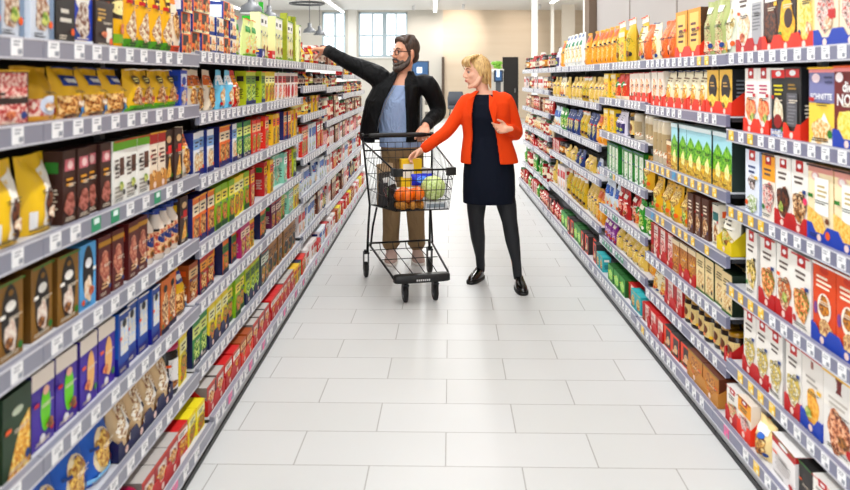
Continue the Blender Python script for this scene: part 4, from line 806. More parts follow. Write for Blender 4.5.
# pendants over the next aisle
def pendant(px, Y, zb, r, label):
    x = (px - 434) * Y / F
    root = empty('pendant_lamp', (x, Y, zb)); tag(root, label, 'pendant lamp', 'grey pendant lamps')
    s = r / .25
    mb = MB(); g_ = mat('#6c6e71', .5)
    mb.lathe([(.25*s, 0), (.245*s, .04*s), (.215*s, .13*s), (.12*s, .2*s), (.075*s, .23*s), (.07*s, .38*s), (.03*s, .4*s)], g_, n=28)
    mb.build('lamp_shade', root)
    mb = MB(); mb.tube([(0, 0, .39*s), (0, 0, ZC-zb-.002)], .012, '#6d6e70', 6); mb.build('cord', root)
    mb = MB(); mb.lathe([(.23*s, -.006), (.23*s, -.001)], mat('#e9e9e6', .6), n=24); mb.build('diffuser_disc', root)
pendant(251, 15.5, 2.78, .23, 'largest grey dome pendant lamp, nearest above the left shelving')
pendant(269, 18.5, 2.88, .2, 'second grey dome pendant lamp behind the nearest one')
pendant(309.5, 25, 2.92, .2, 'grey dome pendant lamp left of the far left window')
pendant(319.5, 27, 2.95, .2, 'smallest grey dome pendant lamp against the far left window')
pendant(190, 12.5, 2.75, .22, 'grey dome pendant lamp above the stacked orange cartons')
mb = MB(); Y = 15; x = (307-434)*Y/F
mb.tube([(x + .32*math.cos(a*PI/16), Y + .32*math.sin(a*PI/16), 2.92) for a in range(32)], .022, mat('#3b3d3f', .4), 8, True)
for a in range(3): mb.tube([(x + .32*math.cos(a*2.094), Y + .32*math.sin(a*2.094), 2.93), (x, Y, ZC-.01)], .003, '#777777', 5)
thing_mesh(mb, 'ring_lamp', 'dark ring hanging from the ceiling above the left shelving', 'ring lamp')
mb = MB(); Y = 21; a = (242-434)*Y/F; bb = (263-434)*Y/F
mb.box(a, bb, Y, Y+.06, H+(77-20)*Y/F, H+(77-15.5)*Y/F, mat('#3fb524', .5)); mb.box(bb-.12, bb, Y, Y+.06, H+(77-15.5)*Y/F, H+(77-2)*Y/F, mat('#3fb524', .5))
for q in (a+.1, bb-.06): mb.tube([(q, Y+.03, H+61*Y/F), (q, Y+.03, ZC-.001)], .006, '#888888', 6)
thing_mesh(mb, 'hanging_sign', 'bright green hanging sign behind the pendant lamps', 'sign')
# low white display units far down the left
mb = MB(); Y = 24
mb.box(-9+.3, (345-434)*Y/F, Y, Y+.6, 0, 1.9, mat('#e9e8e6', .6)); mb.box(-8.7, (345-434)*Y/F, Y-.02, Y, 1.5, 1.56, '#3a3a3e')
thing_mesh(mb, 'display_unit', 'long white display unit below the far left window', 'display unit')
# self-service terminals by the far wall
def terminal(px0, px1, py0, py1, Y, label):
    x = (px0+px1)/2; cx = (x-434)*Y/F; w = (px1-px0)*Y/F; z0 = H-(py1-77)*Y/F; z1 = H-(py0-77)*Y/F
    root = empty('checkout_terminal', (cx, Y, 0)); tag(root, label, 'terminal')
    mb = MB(); mb.box(-w/2, w/2, 0, .05, z0, z1, mat('#26384f', .4)); mb.build('monitor', root)
    mb = MB(); mb.box(-w/2+.03, w/2-.03, -.003, -.0005, z0+.03, z1-.03, mat('#34587d', .3, 0, .35)); mb.box(-w*.2, w*.1, -.005, -.0032, z0+.1, z0+.25, mat('#e6eef4', .4, 0, .5)); mb.build('screen', root)
    mb = MB(); mb.box(-.05, .05, .051, .12, .0, z0+.1, mat('#5b5d60', .5)); mb.box(-w/2, w/2+.1, .13, .5, 0, 1.0, mat('#d5d2cc', .6)); mb.build('stand', root)
terminal(411.5, 429, 61, 77, 20, 'blue-screened checkout terminal behind the shoulder of the man')
terminal(494, 503, 70, 82, 16, 'dark monitor on a stand behind the neck of the woman')
mb = MB(); Y = 19; x0, x1 = (424-434)*Y/F, (434-434)*Y/F
mb.box(x0, x1, Y, Y+.5, 0, H-(76-77)*Y/F, mat('#cdc8be', .6))
for i in range(4): mb.box(x0+.02+i*.055, x0+.045+i*.055, Y-.01, Y-.001, H-(77-77)*Y/F-.04, H-(76-77)*Y/F, '#3a3734')
for i in range(4): mb.box(x0+.02, x1-.02, Y-.012, Y-.001, .3+i*.28, .42+i*.28, '#7a746c')
thing_mesh(mb, 'magazine_rack', 'beige rack with dark slots behind the elbow of the man', 'rack')
mb = MB(); Y = 27.5; cx = (456-434)*Y/F
mb.loft([(cx, Y, .42, .28, .26), (cx, Y, .5, .3, .28), (cx, Y, .54, .28, .26)], mat('#6a6e76', .8), 20, 4); mb.loft([(cx, Y+.26, .5, .28, .05), (cx, Y+.3, .8, .29, .06), (cx, Y+.33, 1.02, .24, .05)], mat('#6a6e76', .8), 20, 4)
for q in (-1, 1):
    for e in (-1, 1): mb.tube([(cx+q*.24, Y+e*.22, 0), (cx+q*.2, Y+e*.18, .44)], .018, '#2c2c30', 6)
thing_mesh(mb, 'chair', 'grey chair against the far wall left of the orange jacket', 'chair')
mb = MB(); Y = 17.2; cx = (497.5-434)*Y/F
for i in range(12):
    a = R.random()*6.3; rr_ = R.random()*.1
    mb.ball((cx+rr_*math.cos(a), Y+rr_*math.sin(a), 1.72+R.random()*.12), (.06, .06, .045), mat('#5f9a3c/#a8cf6a', .6), 8, 6)
mb.loft([(cx, Y, 1.63, .12, .1), (cx, Y, 1.7, .14, .12)], '#e6e6e0', 12, 5)
thing_mesh(mb, 'lettuce_crate', 'pale crate of green leaves above the dark monitor', 'crate')
mb = MB(); Y = 17.2; mb.box(cx-.12, cx+.12, Y-.1, Y+.14, 0, 1.629, mat('#bab7b0', .6)); thing_mesh(mb, 'display_stand', 'grey display stand behind the woman under the lettuce crate', 'stand')

# ------------------------------------------------------------------ camera and world
cd = bpy.data.cameras.new('camera'); cam = bpy.data.objects.new('camera', cd); col.objects.link(cam)
cam.location = (0, 0, H); cam.rotation_euler = (PI/2, 0, 0)
cd.sensor_width = 36; cd.lens = F / 850 * 36
cd.shift_x = -9 / 850; cd.shift_y = -168 / 850; cd.clip_start = .05
cd.dof.use_dof = True; cd.dof.focus_distance = 6.0; cd.dof.aperture_fstop = 3.2
sc = bpy.context.scene; sc.camera = cam
w = bpy.data.worlds.new('world'); sc.world = w; w.use_nodes = True
bg = w.node_tree.nodes['Background']; bg.inputs['Color'].default_value = (.93, .96, 1, 1); bg.inputs['Strength'].default_value = 1.6
sc.view_settings.view_transform = 'Standard'; sc.view_settings.look = 'None'; sc.view_settings.gamma = 1; sc.view_settings.exposure = .8
# ------------------------------------------------------------------ people
def merge(a, b, M):
    o = len(a.v); a.v += [tuple(M @ Vector(p)) for p in b.v]
    mp_ = [a.mi(m) for m in b.mats]
    for f, k, sm in zip(b.f, b.m, b.sm): a.f.append([i + o for i in f]); a.m.append(mp_[k]); a.sm.append(sm)
def limb(mb, pts, rs, m='#ffffff', n=14, sub=4):
    """tapering limb: a smooth curve through the joints with rounded ends"""
    P = [Vector(p) for p in pts]; q = []; r = []
    for i in range(len(P) - 1):
        p0, p1, p2, p3 = P[max(i-1, 0)], P[i], P[i+1], P[min(i+2, len(P)-1)]
        for k in range(sub):
            t = k / sub
            q.append(.5 * ((2*p1) + (p2-p0)*t + (2*p0-5*p1+4*p2-p3)*t*t + (3*p1-p0-3*p2+p3)*t**3)); r.append(rs[i] + (rs[i+1]-rs[i])*t)
    q.append(P[-1]); r.append(rs[-1])
    mb.tube(q, r, m, n); mb.ball(q[0], rs[0]*.98, m); mb.ball(q[-1], rs[-1]*.98, m)
def hand(mb, W, d, n, s, curls=(.5, .5, .5, .5), k=1.0, thumb=(.5, .4), fan=.06):
    W, d, n = Vector(W), Vector(d).normalized(), Vector(n).normalized()
    n = (n - d * n.dot(d)).normalized(); t = d.cross(n).normalized() * s      # t points to the thumb side
    S = 'x'; S = '#ffffff'
    limb(mb, [W - d*.02, W + d*.02], [.026*k, .026*k], S)
    for i in range(4):
        off = t * (.03 - .02*i) * k
        kn = W + d * (.088 - .006*abs(i-1.3)) * k + off
        limb(mb, [W + d*.015*k + off*.6, (W + off*.85 + d*.05*k), kn], [.015*k, .0145*k, .0115*k], S, 10, 3)
        L = [.074, .082, .076, .06][i] * k; fd = (d + t * fan * (1.5 - i)).normalized(); p = kn; pts = [p]
        for j, fr in enumerate((.45, .32, .23)):
            a = curls[i] * (.8, 1.15, .8)[j]; ax = fd.cross(n).normalized()
            fd = Matrix.Rotation(a, 3, ax) @ fd; p = p + fd * L * fr; pts.append(p)
        limb(mb, pts, [.0105*k, .0095*k, .0088*k, .0078*k], S, 8, 2)
    b = W + d*.02*k + t*.022*k; d2 = (d*.75 + t*thumb[0]*1.6 + n*thumb[1]).normalized(); m1 = b + d2*.042*k
    d3 = (d*.95 + t*thumb[0]*.4 + n*thumb[1]).normalized()
    limb(mb, [b, m1, m1 + d3*.032*k, m1 + d3*.055*k], [.017*k, .0125*k, .0105*k, .009*k], S, 10, 2)
def head_base(mb, chin=1.0):
    S = '#ffffff'
    mb.ball((0, .012, .03), (.075, .095, .1), S, 24, 16); mb.ball((0, -.018, -.02), (.064, .073, .098), S, 24, 16)
    mb.ball((0, -.06 + .012*(1-chin)*3, -.098 + .01*(1-chin)*3), (.032*chin, .03*chin, .026), S)
    for s in (-1, 1):
        limb(mb, [(s*.062, .0, -.04), (s*.05, -.03, -.085), (s*.01, -.066, -.107)], [.022*chin, .022*chin, .018*chin], S)
        mb.ball((s*.036, -.062, -.018), (.026, .02, .024), S)
        M = Matrix.Rotation(s*.35, 3, 'Z')
        mb.ball((s*.077, .012, -.002), (.009, .02, .031), S, M=M); mb.ball((s*.076, .006, -.024), (.008, .011, .012), S)
        limb(mb, [(s*.048, -.068, .034), (s*.012, -.087, .036)], [.01, .009], S)
        mb.ball((s*.012, -.1, -.026), (.009, .01, .008), S)
    limb(mb, [(0, -.086, .03), (0, -.101, .004), (0, -.11, -.016)], [.008, .009, .0115*chin], S)
    mb.ball((0, -.089, -.05), (.024, .0105, .0065), S); mb.ball((0, -.087, -.062), (.021, .0105, .0075), S)
def headM(c, yaw, pitch, k): return Matrix.Translation(c) @ Matrix.Rotation(yaw, 4, 'Z') @ Matrix.Rotation(pitch, 4, 'X') @ Matrix.Scale(k, 4)
def face_parts(root, M, iris, brow, lip):
    for s in (-1, 1):
        mb = MB(); mb.ball((s*.031, -.0765, .012), .011, mat('#b8a69c', .3), 12, 8); mb.ball((s*.031, -.084, .012), (.008, .0055, .007), mat(iris, .1), 10, 6)
        t = MB(); merge(t, mb, M); t.build('eye', root)
        mb = MB(); limb(mb, [(s*.014, -.092, .034), (s*.032, -.0895, .041), (s*.05, -.074, .034)], [.0032, .004, .002], mat(brow, .9), 6)
        t = MB(); merge(t, mb, M); t.build('eyebrow', root)
    mb = MB(); mb.ball((0, -.0945, -.0505), (.021, .0065, .004), mat(lip, .5)); mb.ball((0, -.0925, -.061), (.018, .0065, .005), mat(lip, .5))
    t = MB(); merge(t, mb, M); t.build('lips', root)
def shell(mb, rings, t, m='#ffffff', n=40):
    """open garment round the body; ring = (cx, cy, z, rx, ry, left gap deg, right gap deg), the gap faces the front"""
    O, I = [], []
    for cx, cy, z, rx, ry, gl, gr in rings:
        a0 = math.radians(-90 + gr); a1 = math.radians(270 - gl)
        for k in range(n + 1):
            a = a0 + (a1 - a0) * k / n; c, s = math.cos(a), math.sin(a); p = 2/2.5
            x = math.copysign(abs(c) ** p, c); y = math.copysign(abs(s) ** p, s)
            O.append((cx + rx*x, cy + ry*y, z)); I.append((cx + (rx-t)*x, cy + (ry-t)*y, z))
    N = n + 1; K = len(rings); L = K * N; fs = []
    for i in range(K - 1):
        for k in range(n):
            a = i*N + k; fs.append((a, a+1, a+1+N, a+N)); fs.append((L+a+N, L+a+1+N, L+a+1, L+a))
        for k, fl in ((0, 1), (n, 0)):
            a = i*N + k; f = (a, a+N, L+a+N, L+a); fs.append(f if fl else f[::-1])
    for i, fl in ((0, 1), (K-1, 0)):
        for k in range(n):
            a = i*N + k; f = (a, L+a, L+a+1, a+1); fs.append(f if fl else f[::-1])
    mb.add(O + I, fs, m, True)
def shoe(mb, heel, toe, w, hgt, m, sole, top=.055):
    heel, toe = Vector(heel), Vector(toe); d = toe - heel; L = d.length; rot = math.atan2(d.y, d.x)
    def R_(f0, f1, z, ww): c = heel + d * ((f0 + f1) / 2); return (c.x, c.y, z, L*(f1-f0)/2, ww, rot)
    mb.loft([R_(-.02, 1.02, .001, w*.96), R_(-.03, 1.03, .008, w), R_(-.03, 1.03, .022, w)], sole, 24, 2.6)
    mb.loft([R_(-.01, 1.0, .0225, w*.93), R_(-.01, .99, hgt*.45, w*.92), R_(0, .9, hgt*.7, w*.85), R_(0, .62, hgt*.95, w*.72), R_(0, .42, hgt*1.15, w*.62), R_(.01, .36, hgt*1.3, w*.58)], m, 24, 2.3)
    for q in (.5, .58, .66):
        c = heel + d * q; t = Vector((-d.y, d.x, 0)).normalized() * w * .4; z = hgt * (1.08 - (q-.4)*1.1)
        mb.tube([c - t + Vector((0, 0, z-.012)), c + Vector((0, 0, z)), c + t + Vector((0, 0, z-.012))], .0035, sole, 6)
SK1 = bpy.data.materials.new('skin'); SK1.use_nodes = True
for M_, h in ((SK1, '#d79a7c'),):
    b = M_.node_tree.nodes['Principled BSDF']; b.inputs['Base Color'].default_value = rgb(h); b.inputs['Roughness'].default_value = .5; b.inputs['Subsurface Weight'].default_value = .08; b.inputs['Subsurface Radius'].default_value = (.01, .004, .002)
SK2 = SK1.copy(); SK2.name = 'skin_fair'; SK2.node_tree.nodes['Principled BSDF'].inputs['Base Color'].default_value = rgb('#e2ac90')
def hairmat(name, a, b_):
    m = bpy.data.materials.new(name); m.use_nodes = True; nt = m.node_tree; b = nt.nodes['Principled BSDF']; b.inputs['Roughness'].default_value = .55
    tc = nt.nodes.new('ShaderNodeTexCoord'); mp = nt.nodes.new('ShaderNodeMapping'); mp.inputs['Scale'].default_value = (60, 60, 14)
    no = nt.nodes.new('ShaderNodeTexNoise'); no.inputs['Scale'].default_value = 1.5; no.inputs['Detail'].default_value = 4
    cr = nt.nodes.new('ShaderNodeValToRGB'); cr.color_ramp.elements[0].color = rgb(a); cr.color_ramp.elements[1].color = rgb(b_); cr.color_ramp.elements[0].position = .35; cr.color_ramp.elements[1].position = .65
    bp = nt.nodes.new('ShaderNodeBump'); bp.inputs['Strength'].default_value = .6; bp.inputs['Distance'].default_value = .01
    nt.links.new(tc.outputs['Object'], mp.inputs['Vector']); nt.links.new(mp.outputs['Vector'], no.inputs['Vector']); nt.links.new(no.outputs['Fac'], cr.inputs['Fac'])
    nt.links.new(cr.outputs['Color'], b.inputs['Base Color']); nt.links.new(no.outputs['Fac'], bp.inputs['Height']); nt.links.new(bp.outputs['Normal'], b.inputs['Normal'])
    return m
def pfun(ox, oy):
    def p(px, py, dy=0):
        Y = oy + dy; return Vector(((px - 434) * Y / F - ox, dy, H - (py - 77) * Y / F))
    return p
# ---- man
MX, MY = -.24, 6.55; p = pfun(MX, MY)
mb = MB(); HM = headM(p(405.5, 53.5, 0), -.95, .03, 1.1)
hb = MB(); head_base(hb); merge(mb, hb, HM)
sR, eR, wR = p(377, 76, 0), p(347, 62, .03), p(325.5, 49.5, .08)
sL, eL = p(427, 85, 0), p(438, 112, .03); wL = Vector((-.07, 6.31, 1.135)) - Vector((MX, MY, 0))
mb.loft([(-.03, 0, .9, .15, .1), (-.035, 0, 1.0, .155, .1), (-.05, 0, 1.15, .145, .095), (-.05, 0, 1.35, .165, .105), (-.03, 0, 1.46, .165, .085), (-.02, .01, 1.52, .09, .065), (-.01, .01, 1.56, .05, .05)], '#ffffff')
limb(mb, [p(403, 84, .02), p(404, 72, .02), p(407, 60, .02)], [.066, .058, .056])
limb(mb, [sR, eR, wR], [.05, .04, .026]); limb(mb, [sL, eL, wL], [.05, .04, .026])
hand(mb, wR, (-.97, .1, .02), (-.1, -.1, -1), -1, (.3, .6, .7, .75), 1.08, (.25, .9))
hand(mb, wL, (-.12, -.85, -.42), (0, .3, -1), -1, (.7, .72, .75, .78), 1.15, (.45, .5))
aL, aR = p(390.5, 250, .08), p(417, 250, .08)
for pts in ([p(393, 155), p(391.5, 205, 0), aL], [p(412, 155), p(415, 205, 0), aR]): limb(mb, pts, [.085, .058, .04])
man = fuse(mb, 'person', .0055, SK1, smooth=2); man.location = (MX, MY, 0)
tag(man, 'bearded person in a black jacket and glasses pointing over the left shelf behind the trolley', 'person')
face_parts(man, HM, '#2b1d14', '#2a1c14', '#b06a5a')
mb = MB(); hb = MB(); S = '#ffffff'
hb.ball((0, .026, .043), (.081, .094, .098), S, 24, 16); hb.ball((0, .06, -.02), (.062, .05, .06), S)
limb(hb, [(.042, -.05, .1), (0, -.062, .11), (-.042, -.05, .1)], [.017, .02, .017]); limb(hb, [(.055, -.04, .09), (.03, .0, .118), (.0, .06, .12)], [.022, .024, .024])
limb(hb, [(-.05, -.04, .09), (-.02, .0, .12), (.01, .06, .118)], [.022, .024, .024])
for s in (-1, 1): limb(hb, [(s*.07, -.035, .06), (s*.073, -.018, .01), (s*.07, -.008, -.03)], [.012, .01, .008])
merge(mb, hb, HM); fuse(mb, 'hair', .005, hairmat('hair_dark', '#1c110b', '#4a3325'), man)
mb = MB(); hb = MB()
for s in (-1, 1):
    limb(hb, [(s*.068, -.008, -.03), (s*.062, -.03, -.075), (s*.03, -.07, -.108), (0, -.08, -.118)], [.014, .02, .026, .028])
    limb(hb, [(s*.05, -.06, -.06), (s*.03, -.085, -.075), (0, -.09, -.085)], [.012, .012, .014])
    limb(hb, [(0, -.1035, -.04), (s*.02, -.098, -.043), (s*.036, -.08, -.06)], [.008, .008, .009])
merge(mb, hb, HM); fuse(mb, 'beard', .005, hairmat('beard_hair', '#21150f', '#4f4036'), man)
gl = MB(); gm = mat('#1a1210', .25)
for s in (-1, 1):
    gl.tube([(s*(.033 + .025*math.copysign(abs(math.cos(a*PI/10))**.6, math.cos(a*PI/10))), -.104 + .006*abs(math.cos(a*PI/10)), .008 + .018*math.copysign(abs(math.sin(a*PI/10))**.6, math.sin(a*PI/10))) for a in range(20)], .003, gm, 6, True)
    gl.tube([(s*.058, -.098, .014), (s*.074, -.07, .014), (s*.082, .0, .012), (s*.08, .02, -.002)], .003, gm, 6)
gl.tube([(-.009, -.105, .014), (.009, -.105, .014)], .003, gm, 6)
t = MB(); merge(t, gl, HM); go = t.build('glasses', man)
SH = cloth('shirt_cotton', '#93a8cc', .9, 16)
mb = MB(); mb.loft([(-.035, 0, .955, .178, .125), (-.035, 0, 1.02, .175, .125), (-.055, 0, 1.15, .165, .12), (-.06, 0, 1.32, .182, .13), (-.045, 0, 1.43, .176, .108), (-.038, .0, 1.462, .15, .1)], S)
for a_, b_ in ((sR, eR), (sL, eL)): limb(mb, [a_, a_.lerp(b_, .5)], [.062, .055])
fuse(mb, 'shirt', .007, SH, man, 3)
TR = cloth('chino_cotton', '#8a7152', .6, 14)
mb = MB(); mb.loft([(-.03, 0, .86, .165, .12), (-.03, 0, .93, .17, .122), (-.03, 0, 1.0, .165, .118)], S)
for pts in ([p(393.5, 152), p(392, 185), p(391.5, 215), p(391, 232, .04), p(390.5, 243, .07)], [p(412, 152), p(414, 185), p(415.5, 215), p(416.5, 232, .04), p(417, 243, .07)]): limb(mb, pts, [.098, .085, .075, .07, .07])
mb.ball(p(391, 243, .07), (.078, .082, .03), S); mb.ball(p(416.5, 243, .07), (.078, .082, .03), S)
fuse(mb, 'trousers', .008, TR, man, 3)
def gpt(px, Y, o): return ((px-434)*Y/F - o[0], Y - o[1], 0)
for h_, t_ in ((gpt(392, 6.68, (MX, MY)), gpt(390, 6.41, (MX, MY))), (gpt(416.5, 6.68, (MX, MY)), gpt(420, 6.42, (MX, MY)))):
    mb = MB(); shoe(mb, h_, t_, .056, .085, mat('#cdb8b0', .7), mat('#ece8e4', .6)); mb.build('sneaker', man)
JK = cloth('jacket_nylon', '#07080a', .7, 15, .6)
mb = MB()
shell(mb, [(-.12, 0, 1.0, .235, .165, 26, 32), (-.125, 0, 1.04, .25, .175, 24, 32), (-.12, 0, 1.15, .245, .17, 20, 32), (-.1, 0, 1.34, .225, .16, 12, 26), (-.06, 0, 1.45, .205, .135, 8, 14), (-.035, .01, 1.51, .16, .11, 10, 10), (-.02, .015, 1.545, .105, .092, 20, 22), (-.015, .02, 1.58, .088, .078, 26, 28)], .024)
limb(mb, [p(384, 84, .02), sR, p(361, 68, .03), eR, p(329, 51.3, .07)], [.1, .092, .075, .062, .05], S, 18)
limb(mb, [p(418, 86, .02), sL, p(435, 99, .03), eL, eL.lerp(wL, .5), eL.lerp(wL, .82)], [.085, .085, .075, .068, .06, .05], S, 18)
fuse(mb, 'jacket', .008, JK, man, 3)
for (w_, e_, n_) in ((p(328, 50.8, .075), eR, 1), (eL.lerp(wL, .86), eL, 2)):
    d = (w_ - e_).normalized(); mb = MB(); mb.tube([w_ - d*.03, w_ - d*.015, w_ + d*.015, w_ + d*.022], [.05, .053, .05, .04], mat('#0b0c0f', .8), 16); mb.build('cuff', man)
mb = MB(); mb.tube([p(395.5, 86, -.155), p(387, 100, -.172), p(380, 118, -.175), p(377, 132, -.172)], .0035, mat('#9a9a9c', .3, 1), 6); mb.build('zipper', man)
# ---- woman
WXo, WYo = .46, 5.8; p = pfun(WXo, WYo)
mb = MB(); HW = headM(p(476.5, 73, 0), -1.22, .06, .93)
hb = MB(); head_base(hb, .75); merge(mb, hb, HW)
sR, eR, wR = p(467, 102, 0), p(447, 131, -.03), p(423, 149.5, -.06)
sL, eL, wL = p(505, 101, 0), p(516, 133, .03), p(508, 129, -.17)
cx = -.08
mb.loft([(-.06, 0, .82, .15, .11), (-.06, 0, .92, .155, .11), (cx, 0, 1.1, .12, .085), (cx, 0, 1.25, .135, .095), (cx, 0, 1.35, .14, .07), (cx, .01, 1.405, .08, .05), (cx, .01, 1.43, .045, .045)], S)
limb(mb, [p(484, 97, .015), p(482, 88, .015), p(480, 78, .02)], [.05, .046, .048])
limb(mb, [sR, eR, wR], [.042, .034, .022]); limb(mb, [sL, eL, wL], [.042, .034, .022])
hand(mb, wR, (-.85, -.1, -.5), (-.2, -.5, -.8), 1, (.35, .5, .55, .6), .9, (.3, .7))
hand(mb, wL, (-.9, -.35, .05), (-.1, -.8, .35), 1, (.25, .45, .6, .7), .9, (.5, .4))
aL, aR = p(480.5, 266, .22), p(517.5, 274, -.05)
for pts in ([p(478, 175), p(476.5, 215), aL], [p(499, 175), p(509, 220), aR]): limb(mb, pts, [.07, .045, .028])
wom = fuse(mb, 'person', .0055, SK2, smooth=2); wom.location = (WXo, WYo, 0)
tag(wom, 'person with short blond hair in an orange blazer and navy dress holding a yellow pack', 'person')
face_parts(wom, HW, '#3a3028', '#8a6a44', '#c2706a')
mb = MB(); hb = MB(); rr = random.Random(3)
hb.ball((0, .024, .045), (.084, .096, .098), S, 24, 16); hb.ball((0, .055, -.03), (.072, .055, .08), S, 20, 14)
for i in range(46):
    a = rr.uniform(-1.0, 1.0) * 2.2; x0 = .03 * math.sin(a); y0 = .02 - .02*math.cos(a)
    ex, ey = .092 * math.sin(a), .035 + .07 * math.cos(a) * (1 if abs(a) < 1.57 else .9)
    ez = rr.uniform(-.125, -.06) if abs(a) < 1.35 else rr.uniform(-.06, .01)
    limb(hb, [(x0, .03, .138), (ex*.8, .03 + (ey-.03)*.8, .09), (ex*1.0, ey, .02), (ex*.96, ey*.98, ez)], [.012, .014, .013, .006], S, 8, 3)
for i in range(14):
    x = rr.uniform(-.05, .055)
    limb(hb, [(x*.6+.01, .0, .138), (x + .01, -.06, .122), (x*1.3, -.09, .085 + .2*abs(x)), (x*1.55 , -.078, .05)], [.013, .013, .010, .005], S, 8, 3)
merge(mb, hb, HW); fuse(mb, 'hair', .0045, hairmat('hair_blond', '#a8804c', '#dcb878'), wom, 4)
DR = cloth('dress_navy', '#0a101e', .35, 10)
mb = MB(); mb.loft([(-.058, 0, .612, .19, .14), (-.058, 0, .7, .192, .142), (-.058, 0, .82, .19, .14), (-.06, 0, .93, .178, .13), (-.075, 0, 1.1, .14, .108), (cx, 0, 1.24, .15, .125), (cx, 0, 1.33, .15, .098), (cx, .005, 1.385, .12, .07), (cx, .01, 1.402, .085, .06)], S, 32)
fuse(mb, 'dress', .007, DR, wom, 2)
TG = mat('#24272e', .7)
mb = MB()
limb(mb, [p(478, 175), p(476.5, 203), p(476.3, 220, .02), p(478, 238, .08), p(480, 256, .17), p(480.7, 270, .22)], [.08, .073, .058, .054, .036, .032])
limb(mb, [p(499, 175), p(506, 203), p(509.5, 221, -.01), p(512.5, 240, -.02), p(516, 260, -.04), p(517.8, 277, -.05)], [.08, .075, .058, .054, .036, .032])
fuse(mb, 'tights', .007, TG, wom, 2)
BSH = mat('#14110f', .15, 0, 0, .5)
for h_, t_ in ((((.365-WXo), 6.06-WYo, 0), ((.262-WXo), 5.85-WYo, 0)), ((.615-WXo, 5.79-WYo, 0), (.628-WXo, 5.55-WYo, 0))):
    mb = MB(); shoe(mb, h_, t_, .046, .07, BSH, mat('#0d0c0b', .5)); mb.build('shoe', wom)
BZ = cloth('blazer_wool', '#e0410f', .3, 9)
mb = MB()
shell(mb, [(-.055, 0, .905, .212, .16, 40, 14), (-.06, 0, .96, .205, .155, 40, 15), (-.075, 0, 1.1, .172, .135, 38, 18), (-.085, 0, 1.25, .178, .145, 34, 10), (cx, 0, 1.34, .178, .112, 32, 8), (cx, .006, 1.39, .145, .088, 34, 14), (cx, .012, 1.43, .078, .068, 44, 40)], .02)
limb(mb, [p(473, 103, .01), sR, p(457, 117, -.01), eR, wR.lerp(eR, .5), wR.lerp(eR, .1)], [.06, .06, .052, .048, .044, .04], S, 18)
limb(mb, [p(498, 102, .01), sL, p(512, 117, .02), eL, wL.lerp(eL, .5), wL.lerp(eL, .14)], [.062, .064, .055, .052, .047, .043], S, 18)
fuse(mb, 'blazer', .007, BZ, wom, 3)
for pts in ([(474, 96, -.085), (468, 99, -.13), (465.5, 106, -.15), (470.5, 118, -.16), (472, 108, -.14)], [(489, 94, -.085), (494, 99, -.13), (497, 107, -.15), (494, 126, -.155), (489, 108, -.14)]):
    mb = MB(); v = [p(*q) + Vector((0, -.022, 0)) for q in pts]; v2 = [q + Vector((0, .016, 0)) for q in v]; N = 5
    mb.add(v + v2, [tuple(range(N)), tuple(range(2*N-1, N-1, -1))] + [(i, (i+1) % N, N+(i+1) % N, N+i) for i in range(N)], BZ); mb.build('lapel', wom)

# ------------------------------------------------------------------ shopping trolley
CO, CY = Vector((-.27, 6.1, 0)), .253
cart = empty('shopping_trolley', CO, CY); tag(cart, 'black wire shopping trolley full of groceries between the two people', 'shopping trolley')
BM = mat('#141417', .35, .4); BP = mat('#101113', .45)
rw, fw_, zr, zf = .27, .205, 1.03, .91
TB = {'rl': Vector((-rw, 0, zr)), 'rr': Vector((rw, 0, zr)), 'fl': Vector((-fw_, -.83, zf)), 'fr': Vector((fw_, -.83, zf))}
BB = {'rl': Vector((-.235, -.08, .57)), 'rr': Vector((.235, -.08, .57)), 'fl': Vector((-.185, -.765, .63)), 'fr': Vector((.185, -.765, .63))}
mb = MB()
def grid(a, b, c, d, nu, nv, r=.0022):
    """wires over the quad a-b (bottom) d-c (top)"""
    for i in range(nu + 1):
        t = i / nu; mb.tube([a.lerp(b, t), d.lerp(c, t)], r, BM, 5)
    for j in range(nv + 1):
        t = j / nv; mb.tube([a.lerp(d, t), b.lerp(c, t)], r * 1.25, BM, 5)
grid(BB['fl'], BB['fr'], TB['fr'], TB['fl'], 11, 4)
grid(BB['rl'], BB['fl'], TB['fl'], TB['rl'], 17, 4); grid(BB['fr'], BB['rr'], TB['rr'], TB['fr'], 17, 4)
grid(BB['rl'], BB['rr'], BB['fr'], BB['fl'], 11, 12)
grid(BB['rl'], BB['rr'], TB['rr'], TB['rl'], 9, 4)
mb.build('basket', cart)
mb = MB(); mb.tube([TB['rl'], TB['fl'], TB['fr'], TB['rr']], .007, BM, 8); mb.tube([TB['rl'] - Vector((0, 0, .06)), TB['rr'] - Vector((0, 0, .06))], .006, BM, 8); mb.build('basket_rim', cart)
for s in (-1, 1):
    mb = MB(); x = s * fw_
    mb.box(min(x, x - s*.055), max(x, x - s*.055), -.842, -.82, zf-.04, zf+.012, BP); mb.box(x-.011, x+.011, -.842, -.77, zf-.04, zf+.012, BP); mb.build('rim_corner', cart)
    mb = MB(); mb.tube([(s*.245, -.0, .2), (s*.24, -.02, .4), (s*.236, -.06, .565), (s*.262, -.0, .9), (s*.275, .05, 1.08)], .009, BM, 8)
    mb.tube([(s*.238, -.11, .27), (s*.225, -.13, .42), (s*.205, -.18, .565)], .008, BM, 8); mb.build('upright', cart)
hn = MB(); hn.tube([(-.285, .05, 1.08), (.285, .05, 1.08)], .013, BM, 10)
ho = hn.build('handle', cart)
g_ = MB(); g_.loft([(0, .05, 1.064, .2, .02), (0, .05, 1.07, .235, .024), (0, .05, 1.092, .235, .024), (0, .05, 1.098, .2, .02)], BP, 24, 5); g_.build('handle_grip', ho)
for s in (-1, 1):
    e = MB(); e.tube([(s*.285, .05, 1.08), (s*.262, .05, 1.08)], .02, BP, 10); e.build('end_cap', ho)
mb = MB(); zb = .265
